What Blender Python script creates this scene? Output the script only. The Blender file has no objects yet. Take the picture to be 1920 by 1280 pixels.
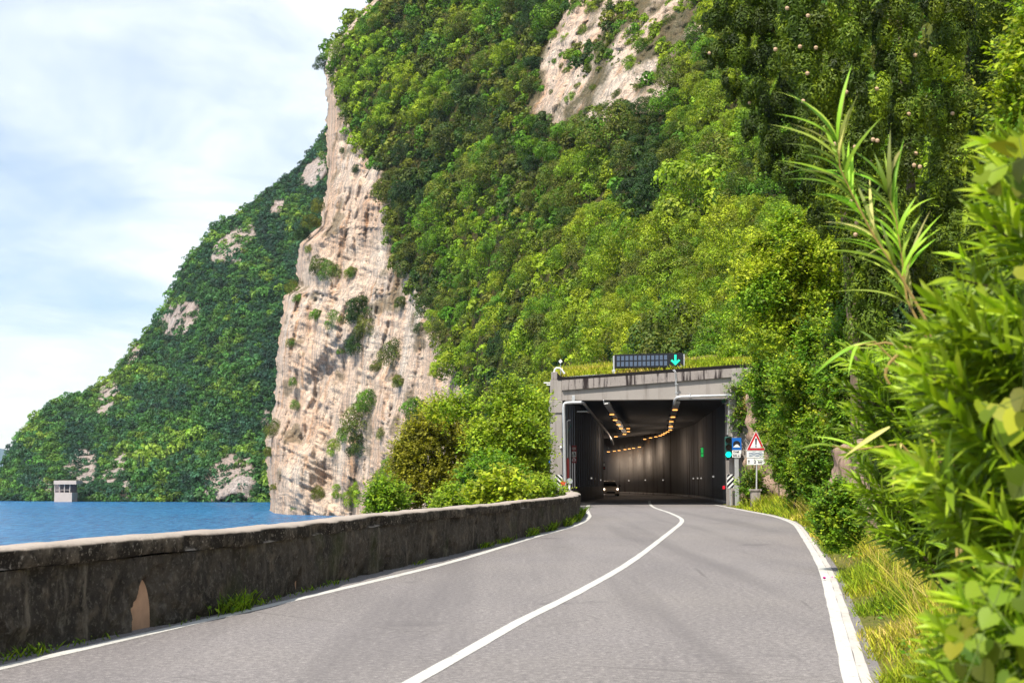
import bpy, math, random
import numpy as np
from mathutils import Vector, Matrix
random.seed(5)
S = bpy.context.scene
COL = S.collection
R = math.radians
rs = np.random.RandomState(11)

# ------------------------------------------------------------------ camera geometry
F = 2667.0                       # focal length in pixels of the 1920 px wide photograph (50 mm)
HOR = 888.0                      # eye level
TH = math.atan((HOR - 640.0) / F)
EYE = 1.55
CT, ST = math.cos(TH), math.sin(TH)

def at(u, v, Y):
    """world point seen at photo pixel (u, v) at distance Y (works on arrays)"""
    xc = (u - 960.0) / F
    yc = (640.0 - v) / F
    dy = CT - ST * yc
    k = Y / dy
    return xc * k, Y + 0 * k, EYE + (ST + CT * yc) * k
def V(u, v, Y):
    return Vector(at(u, v, Y))

# ------------------------------------------------------------------ object helpers
def link(o, parent=None):
    COL.objects.link(o)
    if parent: o.parent = parent
    return o
def tag(o, label=None, cat=None, group=None, kind=None):
    if label: o['label'] = label
    if cat: o['category'] = cat
    if group: o['group'] = group
    if kind: o['kind'] = kind
    return o
def empty(name, loc, label=None, cat=None, group=None):
    o = bpy.data.objects.new(name, None); o.empty_display_size = .2
    o.location = loc
    COL.objects.link(o)
    return tag(o, label, cat, group)

class MB:
    """collects plain shapes; build() links them as one mesh object"""
    def __init__(s): s.v = []; s.f = []; s.m = []; s.sm = []
    def add(s, vs, fs, m=0, smooth=False):
        b = len(s.v); s.v += [tuple(p) for p in vs]
        for f in fs: s.f.append([i + b for i in f]); s.m.append(m); s.sm.append(smooth)
        return s
    def box(s, a, b, m=0, c=0.0):
        (x0, y0, z0), (x1, y1, z1) = [(min(p, q)) for p, q in zip(a, b)], [(max(p, q)) for p, q in zip(a, b)]
        if c <= 0:
            vs = [(x0,y0,z0),(x1,y0,z0),(x1,y1,z0),(x0,y1,z0),(x0,y0,z1),(x1,y0,z1),(x1,y1,z1),(x0,y1,z1)]
            fs = [(0,3,2,1),(4,5,6,7),(0,1,5,4),(1,2,6,5),(2,3,7,6),(3,0,4,7)]
            return s.add(vs, fs, m)
        import bmesh
        bm = bmesh.new()
        bmesh.ops.create_cube(bm, size=1)
        for w in bm.verts:
            w.co = ((x0+x1)/2 + w.co.x*(x1-x0), (y0+y1)/2 + w.co.y*(y1-y0), (z0+z1)/2 + w.co.z*(z1-z0))
        bmesh.ops.bevel(bm, geom=bm.edges[:], offset=c, segments=2, affect='EDGES', profile=.5)
        bm.verts.index_update()
        s.add([w.co[:] for w in bm.verts], [[w.index for w in f.verts] for f in bm.faces], m)
        bm.free(); return s
    def prism(s, pts, d, m=0):
        """closed outline pts (3D, planar) extruded by vector d"""
        n = len(pts); d = Vector(d)
        vs = [Vector(p) for p in pts] + [Vector(p) + d for p in pts]
        fs = [list(range(n))[::-1], list(range(n, 2*n))] + [(i, (i+1) % n, n + (i+1) % n, n + i) for i in range(n)]
        return s.add(vs, fs, m)
    def tube(s, pts, r, n=8, m=0, caps=True):
        pts = [Vector(p) for p in pts]
        rr = r if isinstance(r, (list, tuple)) else [r] * len(pts)
        vs = []; fs = []
        ref = None
        for i, p in enumerate(pts):
            t = (pts[min(i+1, len(pts)-1)] - pts[max(i-1, 0)]).normalized()
            if ref is None:
                ref = Vector((0,0,1)) if abs(t.z) < .9 else Vector((1,0,0))
            a = (ref - t * ref.dot(t)).normalized(); ref = a
            b = t.cross(a)
            for k in range(n):
                an = 2*math.pi*k/n
                vs.append(p + (a*math.cos(an) + b*math.sin(an)) * rr[i])
        for i in range(len(pts)-1):
            for k in range(n):
                k2 = (k+1) % n
                fs.append((i*n+k, i*n+k2, (i+1)*n+k2, (i+1)*n+k))
        if caps:
            fs.append(list(range(n))[::-1]); fs.append([(len(pts)-1)*n + k for k in range(n)])
        return s.add(vs, fs, m, True)
    def disc(s, c, r, axis, d, n=24, m=0):
        """a short cylinder from c along axis*d"""
        return s.tube([c, Vector(c) + Vector(axis)*d], r, n, m)
    def build(s, name, mats, parent=None, loc=None):
        me = bpy.data.meshes.new(name)
        o = bpy.data.objects.new(name, me)
        off = Vector((0,0,0))
        if parent is not None and loc is None: off = parent.location
        elif loc is not None: off = Vector(loc)
        me.from_pydata([tuple(Vector(p) - off) for p in s.v], [], s.f)
        for mm in (mats if isinstance(mats, (list, tuple)) else [mats]): me.materials.append(mm)
        me.polygons.foreach_set('material_index', s.m)
        me.polygons.foreach_set('use_smooth', s.sm)
        if any(s.sm):
            try: me.set_sharp_from_angle(angle=R(40))
            except Exception: pass
        me.update()
        link(o, parent)
        if parent is None and loc is not None: o.location = loc
        return o

def np_mesh(name, co, faces, mats, attrs=None, smooth=False, mi=None):
    """fast mesh from arrays; faces is (n,k)"""
    co = np.asarray(co, np.float32); faces = np.asarray(faces, np.int32)
    me = bpy.data.meshes.new(name)
    me.vertices.add(len(co)); me.vertices.foreach_set('co', co.ravel())
    n, k = faces.shape
    me.loops.add(n*k); me.loops.foreach_set('vertex_index', faces.ravel())
    me.polygons.add(n)
    me.polygons.foreach_set('loop_start', np.arange(0, n*k, k, dtype=np.int32))
    try: me.polygons.foreach_set('loop_total', np.full(n, k, np.int32))
    except Exception: pass
    for mm in (mats if isinstance(mats, (list, tuple)) else [mats]): me.materials.append(mm)
    if mi is not None: me.polygons.foreach_set('material_index', np.asarray(mi, np.int32))
    if smooth: me.polygons.foreach_set('use_smooth', np.ones(n, bool))
    for nm, (dom, arr) in (attrs or {}).items():
        a = me.attributes.new(nm, 'FLOAT', dom); a.data.foreach_set('value', np.asarray(arr, np.float32))
    me.update(calc_edges=True); me.validate()
    return me
def np_obj(name, *a, parent=None, **k):
    return link(bpy.data.objects.new(name, np_mesh(name, *a, **k)), parent)

# ------------------------------------------------------------------ numpy value noise
_perm = rs.permutation(256); _perm = np.concatenate([_perm, _perm]); _val = rs.rand(256)*2 - 1
def vnoise(x, y, z):
    x = np.asarray(x, float); y = np.asarray(y, float)+0*x; z = np.asarray(z, float)+0*x
    xi = np.floor(x).astype(int); yi = np.floor(y).astype(int); zi = np.floor(z).astype(int)
    xf, yf, zf = x-xi, y-yi, z-zi
    sx, sy, sz = [t*t*(3-2*t) for t in (xf, yf, zf)]
    def h(i, j, k): return _val[_perm[(_perm[(_perm[(xi+i) & 255] + yi + j) & 255] + zi + k) & 255]]
    def L(a, b, t): return a + (b-a)*t
    return L(L(L(h(0,0,0),h(1,0,0),sx), L(h(0,1,0),h(1,1,0),sx), sy),
             L(L(h(0,0,1),h(1,0,1),sx), L(h(0,1,1),h(1,1,1),sx), sy), sz)
def fbm(x, y, z, oct=4, gain=.5):
    a = 1.0; t = 0; s = 0; f = 1.0
    for _ in range(oct):
        t = t + a*vnoise(np.asarray(x)*f+7.1*_, np.asarray(y)*f+3.3*_, np.asarray(z)*f); s += a; a *= gain; f *= 2.03
    return t/s
def inpoly(u, v, poly):
    u = np.asarray(u, float); v = np.asarray(v, float)
    r = np.zeros(u.shape, bool); n = len(poly)
    for i in range(n):
        x0, y0 = poly[i]; x1, y1 = poly[(i+1) % n]
        if y0 == y1: continue
        c = ((y0 > v) != (y1 > v)) & (u < (x1-x0)*(v-y0)/(y1-y0) + x0)
        r ^= c
    return r
def spline(pts, n=8):
    """Catmull-Rom through points, n samples a segment"""
    P = [np.array(p, float) for p in pts]
    P = [2*P[0]-P[1]] + P + [2*P[-1]-P[-2]]
    out = []
    for i in range(1, len(P)-2):
        for k in range(n):
            t = k/n
            out.append(.5*((2*P[i]) + (-P[i-1]+P[i+1])*t + (2*P[i-1]-5*P[i]+4*P[i+1]-P[i+2])*t*t + (-P[i-1]+3*P[i]-3*P[i+1]+P[i+2])*t**3))
    out.append(P[-2])
    return np.array(out)

# ------------------------------------------------------------------ materials
class NT:
    def __init__(s, name):
        s.mat = bpy.data.materials.new(name); s.mat.use_nodes = True
        s.t = s.mat.node_tree; s.t.nodes.clear()
        s.out = s.n('ShaderNodeOutputMaterial')
    def n(s, typ, **kw):
        nd = s.t.nodes.new(typ)
        for k, val in kw.items(): setattr(nd, k, val)
        return nd
    def l(s, a, b): s.t.links.new(a, b)
    def obj(s): return s.n('ShaderNodeTexCoord').outputs['Object']
    def geo(s): return s.n('ShaderNodeNewGeometry').outputs['Position']
    def map(s, vec, scale=(1,1,1), rot=(0,0,0)):
        m = s.n('ShaderNodeMapping'); m.inputs['Scale'].default_value = scale; m.inputs['Rotation'].default_value = rot
        s.l(vec, m.inputs['Vector']); return m.outputs[0]
    def noise(s, vec, scale, detail=4, rough=.55, dist=0.0):
        t = s.n('ShaderNodeTexNoise'); t.inputs['Scale'].default_value = scale; t.inputs['Detail'].default_value = detail
        t.inputs['Roughness'].default_value = rough; t.inputs['Distortion'].default_value = dist
        s.l(vec, t.inputs['Vector']); return t.outputs['Fac']
    def ramp(s, fac, stops):
        r = s.n('ShaderNodeValToRGB'); e = r.color_ramp.elements
        while len(e) < len(stops): e.new(.5)
        for el, (p, c) in zip(e, stops):
            el.position = p
            el.color = (c, c, c, 1) if isinstance(c, (int, float)) else (*c, 1)
        s.l(fac, r.inputs['Fac']); return r.outputs['Color']
    def mix(s, fac, a, b, mode='MIX'):
        m = s.n('ShaderNodeMix', data_type='RGBA', blend_type=mode)
        for sock, val in ((m.inputs[0], fac), (m.inputs[6], a), (m.inputs[7], b)):
            if isinstance(val, bpy.types.NodeSocket): s.l(val, sock)
            elif isinstance(val, (int, float)): sock.default_value = val if sock.type == 'VALUE' else (val,)*3 + (1,)
            else: sock.default_value = (*val, 1)
        return m.outputs[2]
    def math(s, op, a, b=0.0):
        m = s.n('ShaderNodeMath', operation=op)
        for sock, val in ((m.inputs[0], a), (m.inputs[1], b)):
            if isinstance(val, bpy.types.NodeSocket): s.l(val, sock)
            else: sock.default_value = val
        return m.outputs[0]
    def attr(s, name): return s.n('ShaderNodeAttribute', attribute_name=name).outputs['Fac']
    def bump(s, h, strength, dist=.1):
        b = s.n('ShaderNodeBump'); b.inputs['Strength'].default_value = strength; b.inputs['Distance'].default_value = dist
        s.l(h, b.inputs['Height']); return b.outputs[0]
    def bsdf(s, col, rough=.8, spec=.3, normal=None, metal=0.0, emit=None, es=0.0):
        p = s.n('ShaderNodeBsdfPrincipled')
        if isinstance(col, bpy.types.NodeSocket): s.l(col, p.inputs['Base Color'])
        else: p.inputs['Base Color'].default_value = (*col, 1)
        if isinstance(rough, bpy.types.NodeSocket): s.l(rough, p.inputs['Roughness'])
        else: p.inputs['Roughness'].default_value = rough
        p.inputs['Specular IOR Level'].default_value = spec; p.inputs['Metallic'].default_value = metal
        if normal is not None: s.l(normal, p.inputs['Normal'])
        if emit: p.inputs['Emission Color'].default_value = (*emit, 1); p.inputs['Emission Strength'].default_value = es
        s.l(p.outputs[0], s.out.inputs['Surface']); return p

def simple(name, col, rough=.6, spec=.4, metal=0.0, var=.18, scale=6.0, emit=None, es=0.0):
    t = NT(name); n = t.noise(t.obj(), scale, 5)
    c = t.mix(n, tuple(x*(1-var) for x in col), tuple(min(1, x*(1+var)) for x in col))
    t.bsdf(c, rough, spec, None, metal, emit, es); return t.mat

def leaf_mat(name, stops, bright=1.0, trans=.35, rough=.55, rnd=.25):
    """stops: colour by 'hue' attribute; 'tint' scales it"""
    t = NT(name)
    h = t.attr('hue'); ti = t.attr('tint')
    info = t.n('ShaderNodeObjectInfo').outputs['Random']
    hh = t.math('ADD', h, t.math('MULTIPLY', t.math('SUBTRACT', info, .5), rnd))
    c = t.ramp(hh, stops)
    k = t.math('ADD', t.math('MULTIPLY', t.math('POWER', ti, 1.3), 1.55*bright), .30*bright)  # tint contrast steepened so darker leaves also read as shadow
    c = t.mix(1.0, c, t.n('ShaderNodeCombineColor').outputs[0], 'MULTIPLY')
    cc = t.t.nodes[-2] if False else None
    # scale by k
    mul = [n for n in t.t.nodes if n.type == 'COMBINE_COLOR'][-1]
    for i in range(3): t.l(k, mul.inputs[i])
    d = t.n('ShaderNodeBsdfPrincipled'); t.l(c, d.inputs['Base Color'])
    d.inputs['Roughness'].default_value = rough; d.inputs['Specular IOR Level'].default_value = .25
    tr = t.n('ShaderNodeBsdfTranslucent')
    c2 = t.mix(1.0, c, (1.25, 1.35, .5), 'MULTIPLY'); t.l(c2, tr.inputs['Color'])
    m = t.n('ShaderNodeMixShader'); m.inputs[0].default_value = trans
    t.l(d.outputs[0], m.inputs[1]); t.l(tr.outputs[0], m.inputs[2]); t.l(m.outputs[0], t.out.inputs['Surface'])
    return t.mat

M = {}
# --- rock
def rock_mat(name, pale, pink, rust, grey, soil, strata=1.0):
    t = NT(name); p = t.geo()
    w = t.noise(p, .05, 5, .6)
    big = t.noise(p, .035, 4, .6, .6); mid = t.noise(p, .22, 6, .65, .4)
    # tilted bedding planes
    pm = t.map(p, (.10, .05, .9), (0, R(24), 0))
    bed = t.noise(pm, 1.0, 8, .75, .18)
    # vertical water streaks
    st = t.noise(t.map(p, (.5, .5, .045)), .55, 5, .6, .3)
    c = t.mix(t.ramp(big, [(.35, 0.0), (.62, 1.0)]), pale, pink)
    c = t.mix(t.ramp(st, [(.52, 0.0), (.66, .75)]), c, rust)
    sk = t.noise(t.map(p, (1,1,.07)), .35, 6, .7, .35)
    c = t.mix(t.ramp(sk, [(.455, 0.0), (.485, .7), (.50, .7), (.53, 0.0)]), c, tuple(x*.42 for x in grey))  # shade of the cracks put into the colour as dark vertical lines
    c = t.mix(t.ramp(mid, [(.54, 0.0), (.74, .5)]), c, grey)
    c = t.mix(t.math('MULTIPLY', t.ramp(bed, [(.30, 1.0), (.43, 0.0)]), .5*strata), c, tuple(x*.30 for x in rust))
    c = t.mix(t.math('MULTIPLY', t.ramp(bed, [(.58, 0.0), (.72, 1.0)]), .5*strata), c, tuple(min(.9, x*1.15) for x in pale))
    so = t.attr('soil')
    sc = t.mix(t.ramp(t.noise(p, .45, 8, .75), [(.38, 0.0), (.62, 1.0)]), soil[0], soil[1])
    c = t.mix(so, c, sc)
    h = t.math('ADD', t.math('MULTIPLY', bed, 1.2), t.math('MULTIPLY', mid, 1.0))
    fine = t.noise(p, 1.1, 6, .7)
    h = t.math('ADD', h, t.math('MULTIPLY', fine, .5))
    h = t.math('ADD', h, t.math('MULTIPLY', t.math('ABSOLUTE', t.math('SUBTRACT', sk, .49)), 5.0))
    c = t.mix(t.ramp(fine, [(.26, .35), (.36, 0.0)]), c, tuple(x*.45 for x in grey))
    t.bsdf(c, .95, .1, t.bump(h, .75, 1.6)); return t.mat
M['rock'] = rock_mat('limestone_cliff', (.87,.72,.58), (.84,.59,.42), (.66,.37,.20), (.46,.41,.38), ((.030,.045,.010), (.13,.10,.035)))  # soil kept dark so gaps between the trees read as shade
M['rock_far'] = rock_mat('far_hillside', (.66,.57,.52), (.58,.45,.39), (.42,.30,.24), (.36,.33,.32), ((.02,.05,.016), (.04,.06,.02)))
M['distant'] = simple('distant_hillside', (.07,.13,.16), .9, .1, scale=.004)  # blue of the distance haze put into the hillside colour

# --- water
def water():
    t = NT('lake_water'); p = t.geo()
    a = t.noise(t.map(p, (1,.16,1)), .75, 6, .75, .4)
    b = t.noise(t.map(p, (.9,.25,1), (0,0,R(25))), .12, 3, .5)
    c = t.noise(p, .012, 3, .5)
    col = t.mix(t.ramp(c, [(.35, 0.0), (.7, 1.0)]), (.005,.12,.42), (.014,.22,.62))
    h = t.math('ADD', a, t.math('MULTIPLY', b, 1.2))
    col = t.mix(t.ramp(a, [(.40, 0.0), (.60, .9)]), col, (.08,.44,.85))  # paler crests painted in for light catching the waves
    pr = t.bsdf(col, .25, .14, t.bump(h, 1.0, 5.0)); return t.mat
M['water'] = water()

# --- asphalt
def asphalt():
    t = NT('worn_asphalt'); p = t.geo()
    f = t.noise(p, 55, 3, .7); f2 = t.noise(p, 160, 2, .6); g = t.noise(t.map(p, (1,.25,1), (0,0,R(-12))), .7, 5, .6); g2 = t.noise(p, .16, 3)
    c = t.mix(t.ramp(g, [(.3, 0.0), (.72, 1.0)]), (.165,.150,.150), (.25,.228,.222))
    c = t.mix(t.ramp(g2, [(.40, 0.0), (.68, .6)]), c, (.235,.212,.195))
    f3 = t.noise(p, 16, 4, .75)
    c = t.mix(t.ramp(f3, [(.36, .8), (.50, 0.0)]), c, (.115,.105,.106))
    c = t.mix(t.ramp(f3, [(.53, 0.0), (.66, .75)]), c, (.38,.35,.33))
    c = t.mix(t.ramp(f, [(.34, .85), (.50, 0.0)]), c, (.09,.083,.083))
    c = t.mix(t.ramp(f2, [(.55, 0.0), (.70, .75)]), c, (.45,.42,.40))
    tr = t.noise(t.map(p, (1,.04,1), (0,0,R(14))), .75, 4, .6)
    c = t.mix(t.ramp(tr, [(.50, 0.0), (.66, .45)]), c, (.115,.105,.106))
    sp = t.noise(p, .45, 3, .5)
    c = t.mix(t.ramp(sp, [(.66, 0.0), (.72, .6)]), c, (.10,.092,.095))
    # two faint dark oil drips and hairline cracks
    cr = t.n('ShaderNodeTexVoronoi', feature='DISTANCE_TO_EDGE'); cr.inputs['Scale'].default_value = .33
    wv = t.mix(.35, p, t.n('ShaderNodeTexNoise').outputs['Color'], 'ADD'); t.l(wv, cr.inputs['Vector'])
    ck = t.math('MULTIPLY', t.ramp(cr.outputs['Distance'], [(0.0, 1.0), (.008, 0.0)]), t.ramp(t.noise(p, .25, 2), [(.5, 0.0), (.62, .6)]))
    c = t.mix(ck, c, (.09,.082,.08))
    t.bsdf(c, .85, .25, t.bump(t.math('ADD', f, f2), .35, .012)); return t.mat
M['asphalt'] = asphalt()
def paint(name, col, under=(.23,.215,.21)):
    t = NT(name); p = t.geo()
    n = t.noise(p, 14, 6, .75); n2 = t.noise(p, 1.3, 3)
    c = t.mix(t.ramp(n2, [(.3, 0.0), (.7, 1.0)]), col, tuple(x*.82 for x in col))
    c = t.mix(t.ramp(n, [(.33, .9), (.46, 0.0)]), c, under)
    t.bsdf(c, .7, .3); return t.mat
M['line'] = paint('worn_white_road_paint', (.60,.585,.54))
M['gutter'] = paint('pale_concrete_gutter', (.56,.52,.47), (.30,.27,.24))

# --- concrete
def concrete(name, base, stain, amount=.5, streak=1.0, scale=1.0):
    t = NT(name); p = t.geo()
    n = t.noise(p, .9*scale, 6, .65); st = t.noise(t.map(p, (1,1,.10)), 2.6*scale, 5, .65, .2); f = t.noise(p, 18, 4, .7)
    c = t.mix(n, tuple(x*.80 for x in base), tuple(min(1, x*1.14) for x in base))
    c = t.mix(t.math('MULTIPLY', t.ramp(st, [(.50, 0.0), (.66, 1.0)]), amount*streak), c, stain)
    c = t.mix(t.ramp(f, [(.30, .5*amount), (.42, 0.0)]), c, stain)
    t.bsdf(c, .9, .2, t.bump(t.math('ADD', n, t.math('MULTIPLY', f, .4)), .3, .03)); return t.mat
M['conc'] = concrete('portal_concrete', (.36,.325,.295), (.13,.105,.09), .5)
M['conc_band'] = concrete('stained_concrete_band', (.33,.29,.265), (.030,.022,.022), 1.45, 1.0, 1.5)
M['conc_in'] = concrete('sooty_tunnel_concrete', (.36,.34,.33), (.07,.05,.043), .8, 1.0, .35)
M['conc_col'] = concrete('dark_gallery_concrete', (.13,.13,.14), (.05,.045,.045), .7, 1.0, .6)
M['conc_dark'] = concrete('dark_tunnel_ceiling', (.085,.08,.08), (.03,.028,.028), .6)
M['bitumen'] = simple('black_bitumen', (.012,.010,.010), .8, .2, scale=9)
# --- parapet wall
def wallmat():
    t = NT('blackened_stone_wall'); p = t.geo()
    n = t.noise(p, 2.2, 6, .65, .3); st = t.noise(t.map(p, (1,1,.22)), 4.2, 5, .65, .3); f = t.noise(p, 22, 5, .7); bl = t.noise(p, .8, 4, .6)
    c = t.mix(t.ramp(bl, [(.35, 0.0), (.65, 1.0)]), (.030,.026,.023), (.082,.068,.056))
    c = t.mix(t.ramp(n, [(.54, 0.0), (.68, .7)]), c, (.17,.135,.10))
    c = t.mix(t.ramp(st, [(.57, 0.0), (.70, .8)]), c, (.20,.17,.135))
    c = t.mix(t.ramp(f, [(.55, 0.0), (.68, .75)]), c, (.20,.18,.15))
    f4 = t.noise(p, 7.5, 6, .72)
    c = t.mix(t.ramp(f4, [(.54, 0.0), (.66, .6)]), c, (.17,.15,.125))
    c = t.mix(t.ramp(f4, [(.32, .8), (.44, 0.0)]), c, (.012,.010,.010))
    mo = t.ramp(t.noise(p, .6, 4, .6), [(.56, 0.0), (.70, .6)])
    c = t.mix(mo, c, (.055,.065,.022))
    t.bsdf(c, .95, .15, t.bump(t.math('ADD', n, t.math('MULTIPLY', f, .5)), .8, .05)); return t.mat
M['wall'] = wallmat()
def coping():
    t = NT('weathered_coping'); p = t.geo()
    n = t.noise(p, 2.6, 6, .7); f = t.noise(p, 20, 5, .7)
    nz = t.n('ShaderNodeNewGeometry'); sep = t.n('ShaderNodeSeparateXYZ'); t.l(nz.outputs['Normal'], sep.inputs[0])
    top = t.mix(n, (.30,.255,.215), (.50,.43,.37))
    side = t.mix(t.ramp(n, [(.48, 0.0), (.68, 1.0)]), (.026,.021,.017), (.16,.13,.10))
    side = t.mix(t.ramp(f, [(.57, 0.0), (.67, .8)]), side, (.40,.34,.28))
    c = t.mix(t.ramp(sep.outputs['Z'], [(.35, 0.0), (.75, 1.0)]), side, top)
    c = t.mix(t.ramp(f, [(.30, .7), (.42, 0.0)]), c, (.13,.105,.085))
    t.bsdf(c, .95, .15, t.bump(t.math('ADD', n, f), .6, .03)); return t.mat
M['coping'] = coping()
M['niche'] = simple('peach_niche_face', (.50,.31,.21), .95, .1, var=.35, scale=7)  # arched niches coloured paler and warmer than the wall

# --- soil / verge
def soilmat(name, a, b, c3):
    t = NT(name); p = t.geo(); n = t.noise(p, 1.4, 6, .65); f = t.noise(p, 12, 5, .7)
    c = t.mix(t.ramp(n, [(.3, 0.0), (.7, 1.0)]), a, b); c = t.mix(t.ramp(f, [(.5, 0.0), (.68, 1.0)]), c, c3)
    t.bsdf(c, .95, .1, t.bump(t.math('ADD', n, f), .8, .08)); return t.mat
M['verge'] = soilmat('dry_grassy_soil', (.09,.11,.02), (.18,.17,.04), (.24,.19,.08))
M['bank'] = soilmat('overgrown_bank_soil', (.03,.05,.012), (.08,.07,.03), (.13,.10,.06))
M['masonry'] = concrete('pink_rubble_retaining_wall', (.34,.235,.18), (.09,.075,.035), 1.2, .8, 3)

# --- metals, paints
M['galv'] = simple('galvanised_steel', (.62,.62,.62), .38, .5, .55, scale=3)
M['galv_dull'] = simple('dull_galvanised_steel', (.36,.37,.38), .5, .5, .3, scale=3)
M['black'] = simple('black_painted_metal', (.012,.013,.016), .45, .4)
M['cell'] = simple('dark_blue_display_glass', (.10,.135,.20), .25, .5, scale=20, var=.4)
M['green_housing'] = simple('dark_green_signal_housing', (.012,.075,.06), .4, .5)
M['lens_dark'] = simple('dark_signal_lens', (.022,.008,.010), .2, .6)
M['lens_green'] = simple('lit_green_signal', (.02,.9,.6), .3, .4, emit=(.0,1.0,.68), es=1.6)
M['arrow_green'] = simple('lit_green_arrow', (.02,.6,.4), .4, .3, emit=(.01,.62,.30), es=.55)
M['exit_green'] = simple('lit_exit_sign', (.05,.6,.12), .4, .3, emit=(.05,.75,.16), es=.35)
M['sign_white'] = simple('white_sign_face', (.78,.78,.76), .4, .4, var=.06)
M['sign_red'] = simple('red_sign_face', (.50,.012,.022), .4, .4, var=.12)
M['sign_blue'] = simple('blue_sign_face', (.010,.13,.48), .4, .4, var=.12)
M['sign_black'] = simple('black_sign_print', (.015,.015,.02), .5, .3)
M['sign_ink'] = simple('grey_blue_sign_print', (.05,.12,.22), .5, .3)
M['sign_back'] = simple('grey_sign_back', (.42,.45,.47), .45, .5, .2)
M['dark_red'] = simple('dull_red_panel', (.30,.03,.035), .5, .3)
M['red_pipe'] = simple('red_painted_pipe', (.42,.05,.04), .5, .4)
M['reflector'] = simple('red_reflector', (.75,.01,.03), .3, .5)
M['stud'] = simple('self_lit_white_reflector', (.85,.85,.85), .3, .5, emit=(1,.95,.85), es=.25)  # faint emission stands in for light the reflectors throw back
M['lamp_on'] = simple('lit_sodium_lamp', (.9,.5,.2), .4, .3, emit=(1.0,.42,.10), es=1.7)
M['lamp_case'] = simple('lamp_housing', (.10,.10,.10), .5, .4)
M['car_paint'] = simple('beige_silver_car_paint', (.56,.48,.41), .35, .5, 0.0)
M['glass_dark'] = simple('dark_car_glass', (.012,.014,.016), .08, .6)
M['tyre'] = simple('black_tyre_rubber', (.012,.012,.012), .8, .2)
M['headlight'] = simple('lit_headlight', (.9,.85,.75), .2, .5, emit=(1,.80,.60), es=5.0)
M['lamp_red'] = simple('red_glow_marker', (.6,.05,.03), .3, .4)
M['villa'] = simple('pale_plaster', (.55,.47,.42), .9, .15, scale=.5)
M['villa_dark'] = simple('shaded_opening_plaster', (.16,.14,.15), .9, .15)  # darker plaster copy, the opening's shade put into its colour
M['bark'] = concrete('grey_brown_bark', (.16,.115,.08), (.05,.035,.025), .8, 1.0, 4)
M['vine'] = simple('green_vine_stem', (.10,.14,.03), .7, .2)
M['cane'] = simple('tan_reed_cane', (.36,.25,.08), .55, .3, var=.35, scale=12)
M['petal'] = simple('magenta_petal', (.62,.02,.30), .6, .2)
M['cone'] = simple('pale_brown_cypress_cone', (.50,.34,.21), .8, .2, var=.3, scale=40)
M['seed_red'] = simple('dark_red_bud', (.22,.06,.045), .7, .2)

# --- foliage
FOREST = [(0.0, (.016,.042,.012)), (.20, (.030,.070,.010)), (.42, (.125,.132,.015)), (.60, (.062,.160,.010)), (.80, (.150,.235,.011)), (1.0, (.25,.285,.014))]
M['forest'] = leaf_mat('slope_foliage', FOREST, 1.45, .28)
M['forest_far'] = leaf_mat('far_slope_foliage', [(0.0, (.016,.046,.038)), (.35, (.028,.080,.038)), (.65, (.055,.140,.030)), (1.0, (.15,.22,.028))], 1.8, .28)  # blue-green shift puts some of the distance haze into the leaf colour
M['near_leaf'] = leaf_mat('near_foliage', FOREST, 1.42, .36, rnd=.02)
M['olive_leaf'] = leaf_mat('olive_yellow_foliage', [(0.0, (.10,.115,.010)), (.5, (.20,.19,.014)), (1.0, (.30,.30,.02))], 1.35, .36, rnd=.02)
M['cyp'] = leaf_mat('cypress_foliage', [(0.0, (.012,.026,.005)), (.5, (.062,.098,.007)), (1.0, (.24,.29,.010))], 1.5, .25, rnd=.02)
M['oleander'] = leaf_mat('oleander_leaf', [(0.0, (.045,.105,.008)), (.5, (.17,.265,.012)), (1.0, (.38,.45,.03))], 1.15, .35, .42, rnd=.02)
M['broad'] = leaf_mat('broad_leaf', [(0.0, (.06,.13,.01)), (.5, (.17,.24,.010)), (1.0, (.33,.31,.02))], .95, .45, .5, rnd=.02)
M['reed'] = leaf_mat('reed_leaf', [(0.0, (.12,.27,.02)), (.55, (.26,.40,.03)), (1.0, (.50,.46,.16))], 1.25, .4, .5, rnd=.02)
M['grass'] = leaf_mat('dry_verge_grass', [(0.0, (.10,.18,.010)), (.55, (.25,.30,.015)), (.85, (.36,.31,.035)), (1.0, (.46,.33,.14))], 1.25, .4, .8, rnd=.02)
# ------------------------------------------------------------------ camera, sky, sun
cam = bpy.data.objects.new('camera', bpy.data.cameras.new('camera')); COL.objects.link(cam)
cam.location = (0, 0, EYE); cam.rotation_euler = (R(90) + TH, 0, 0)
cam.data.sensor_width = 36; cam.data.lens = 36 * F / 1920; cam.data.clip_end = 60000; cam.data.clip_start = .05
cam.data.dof.use_dof = True; cam.data.dof.focus_distance = 75; cam.data.dof.aperture_fstop = 6.3
S.camera = cam
SUN = Vector((-.32, -.48, .81)).normalized()
sl = bpy.data.lights.new('sun', 'SUN'); sl.energy = 4.3; sl.angle = R(.5); sl.color = (1, .93, .82)
so = bpy.data.objects.new('sun', sl); COL.objects.link(so)
so.rotation_euler = SUN.to_track_quat('Z', 'Y').to_euler(); so.location = (-60, -10, 80)
w = bpy.data.worlds.new('World'); S.world = w; w.use_nodes = True
nt = w.node_tree; nt.nodes.clear()
sky = nt.nodes.new('ShaderNodeTexSky'); sky.sky_type = 'NISHITA'; sky.sun_disc = False
sky.sun_elevation = math.asin(SUN.z); sky.sun_rotation = math.atan2(SUN.x, SUN.y); sky.dust_density = .6; sky.ozone_density = 1.2; sky.altitude = 100
tc = nt.nodes.new('ShaderNodeTexCoord'); sp = nt.nodes.new('ShaderNodeSeparateXYZ'); nt.links.new(tc.outputs['Generated'], sp.inputs[0])
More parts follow.
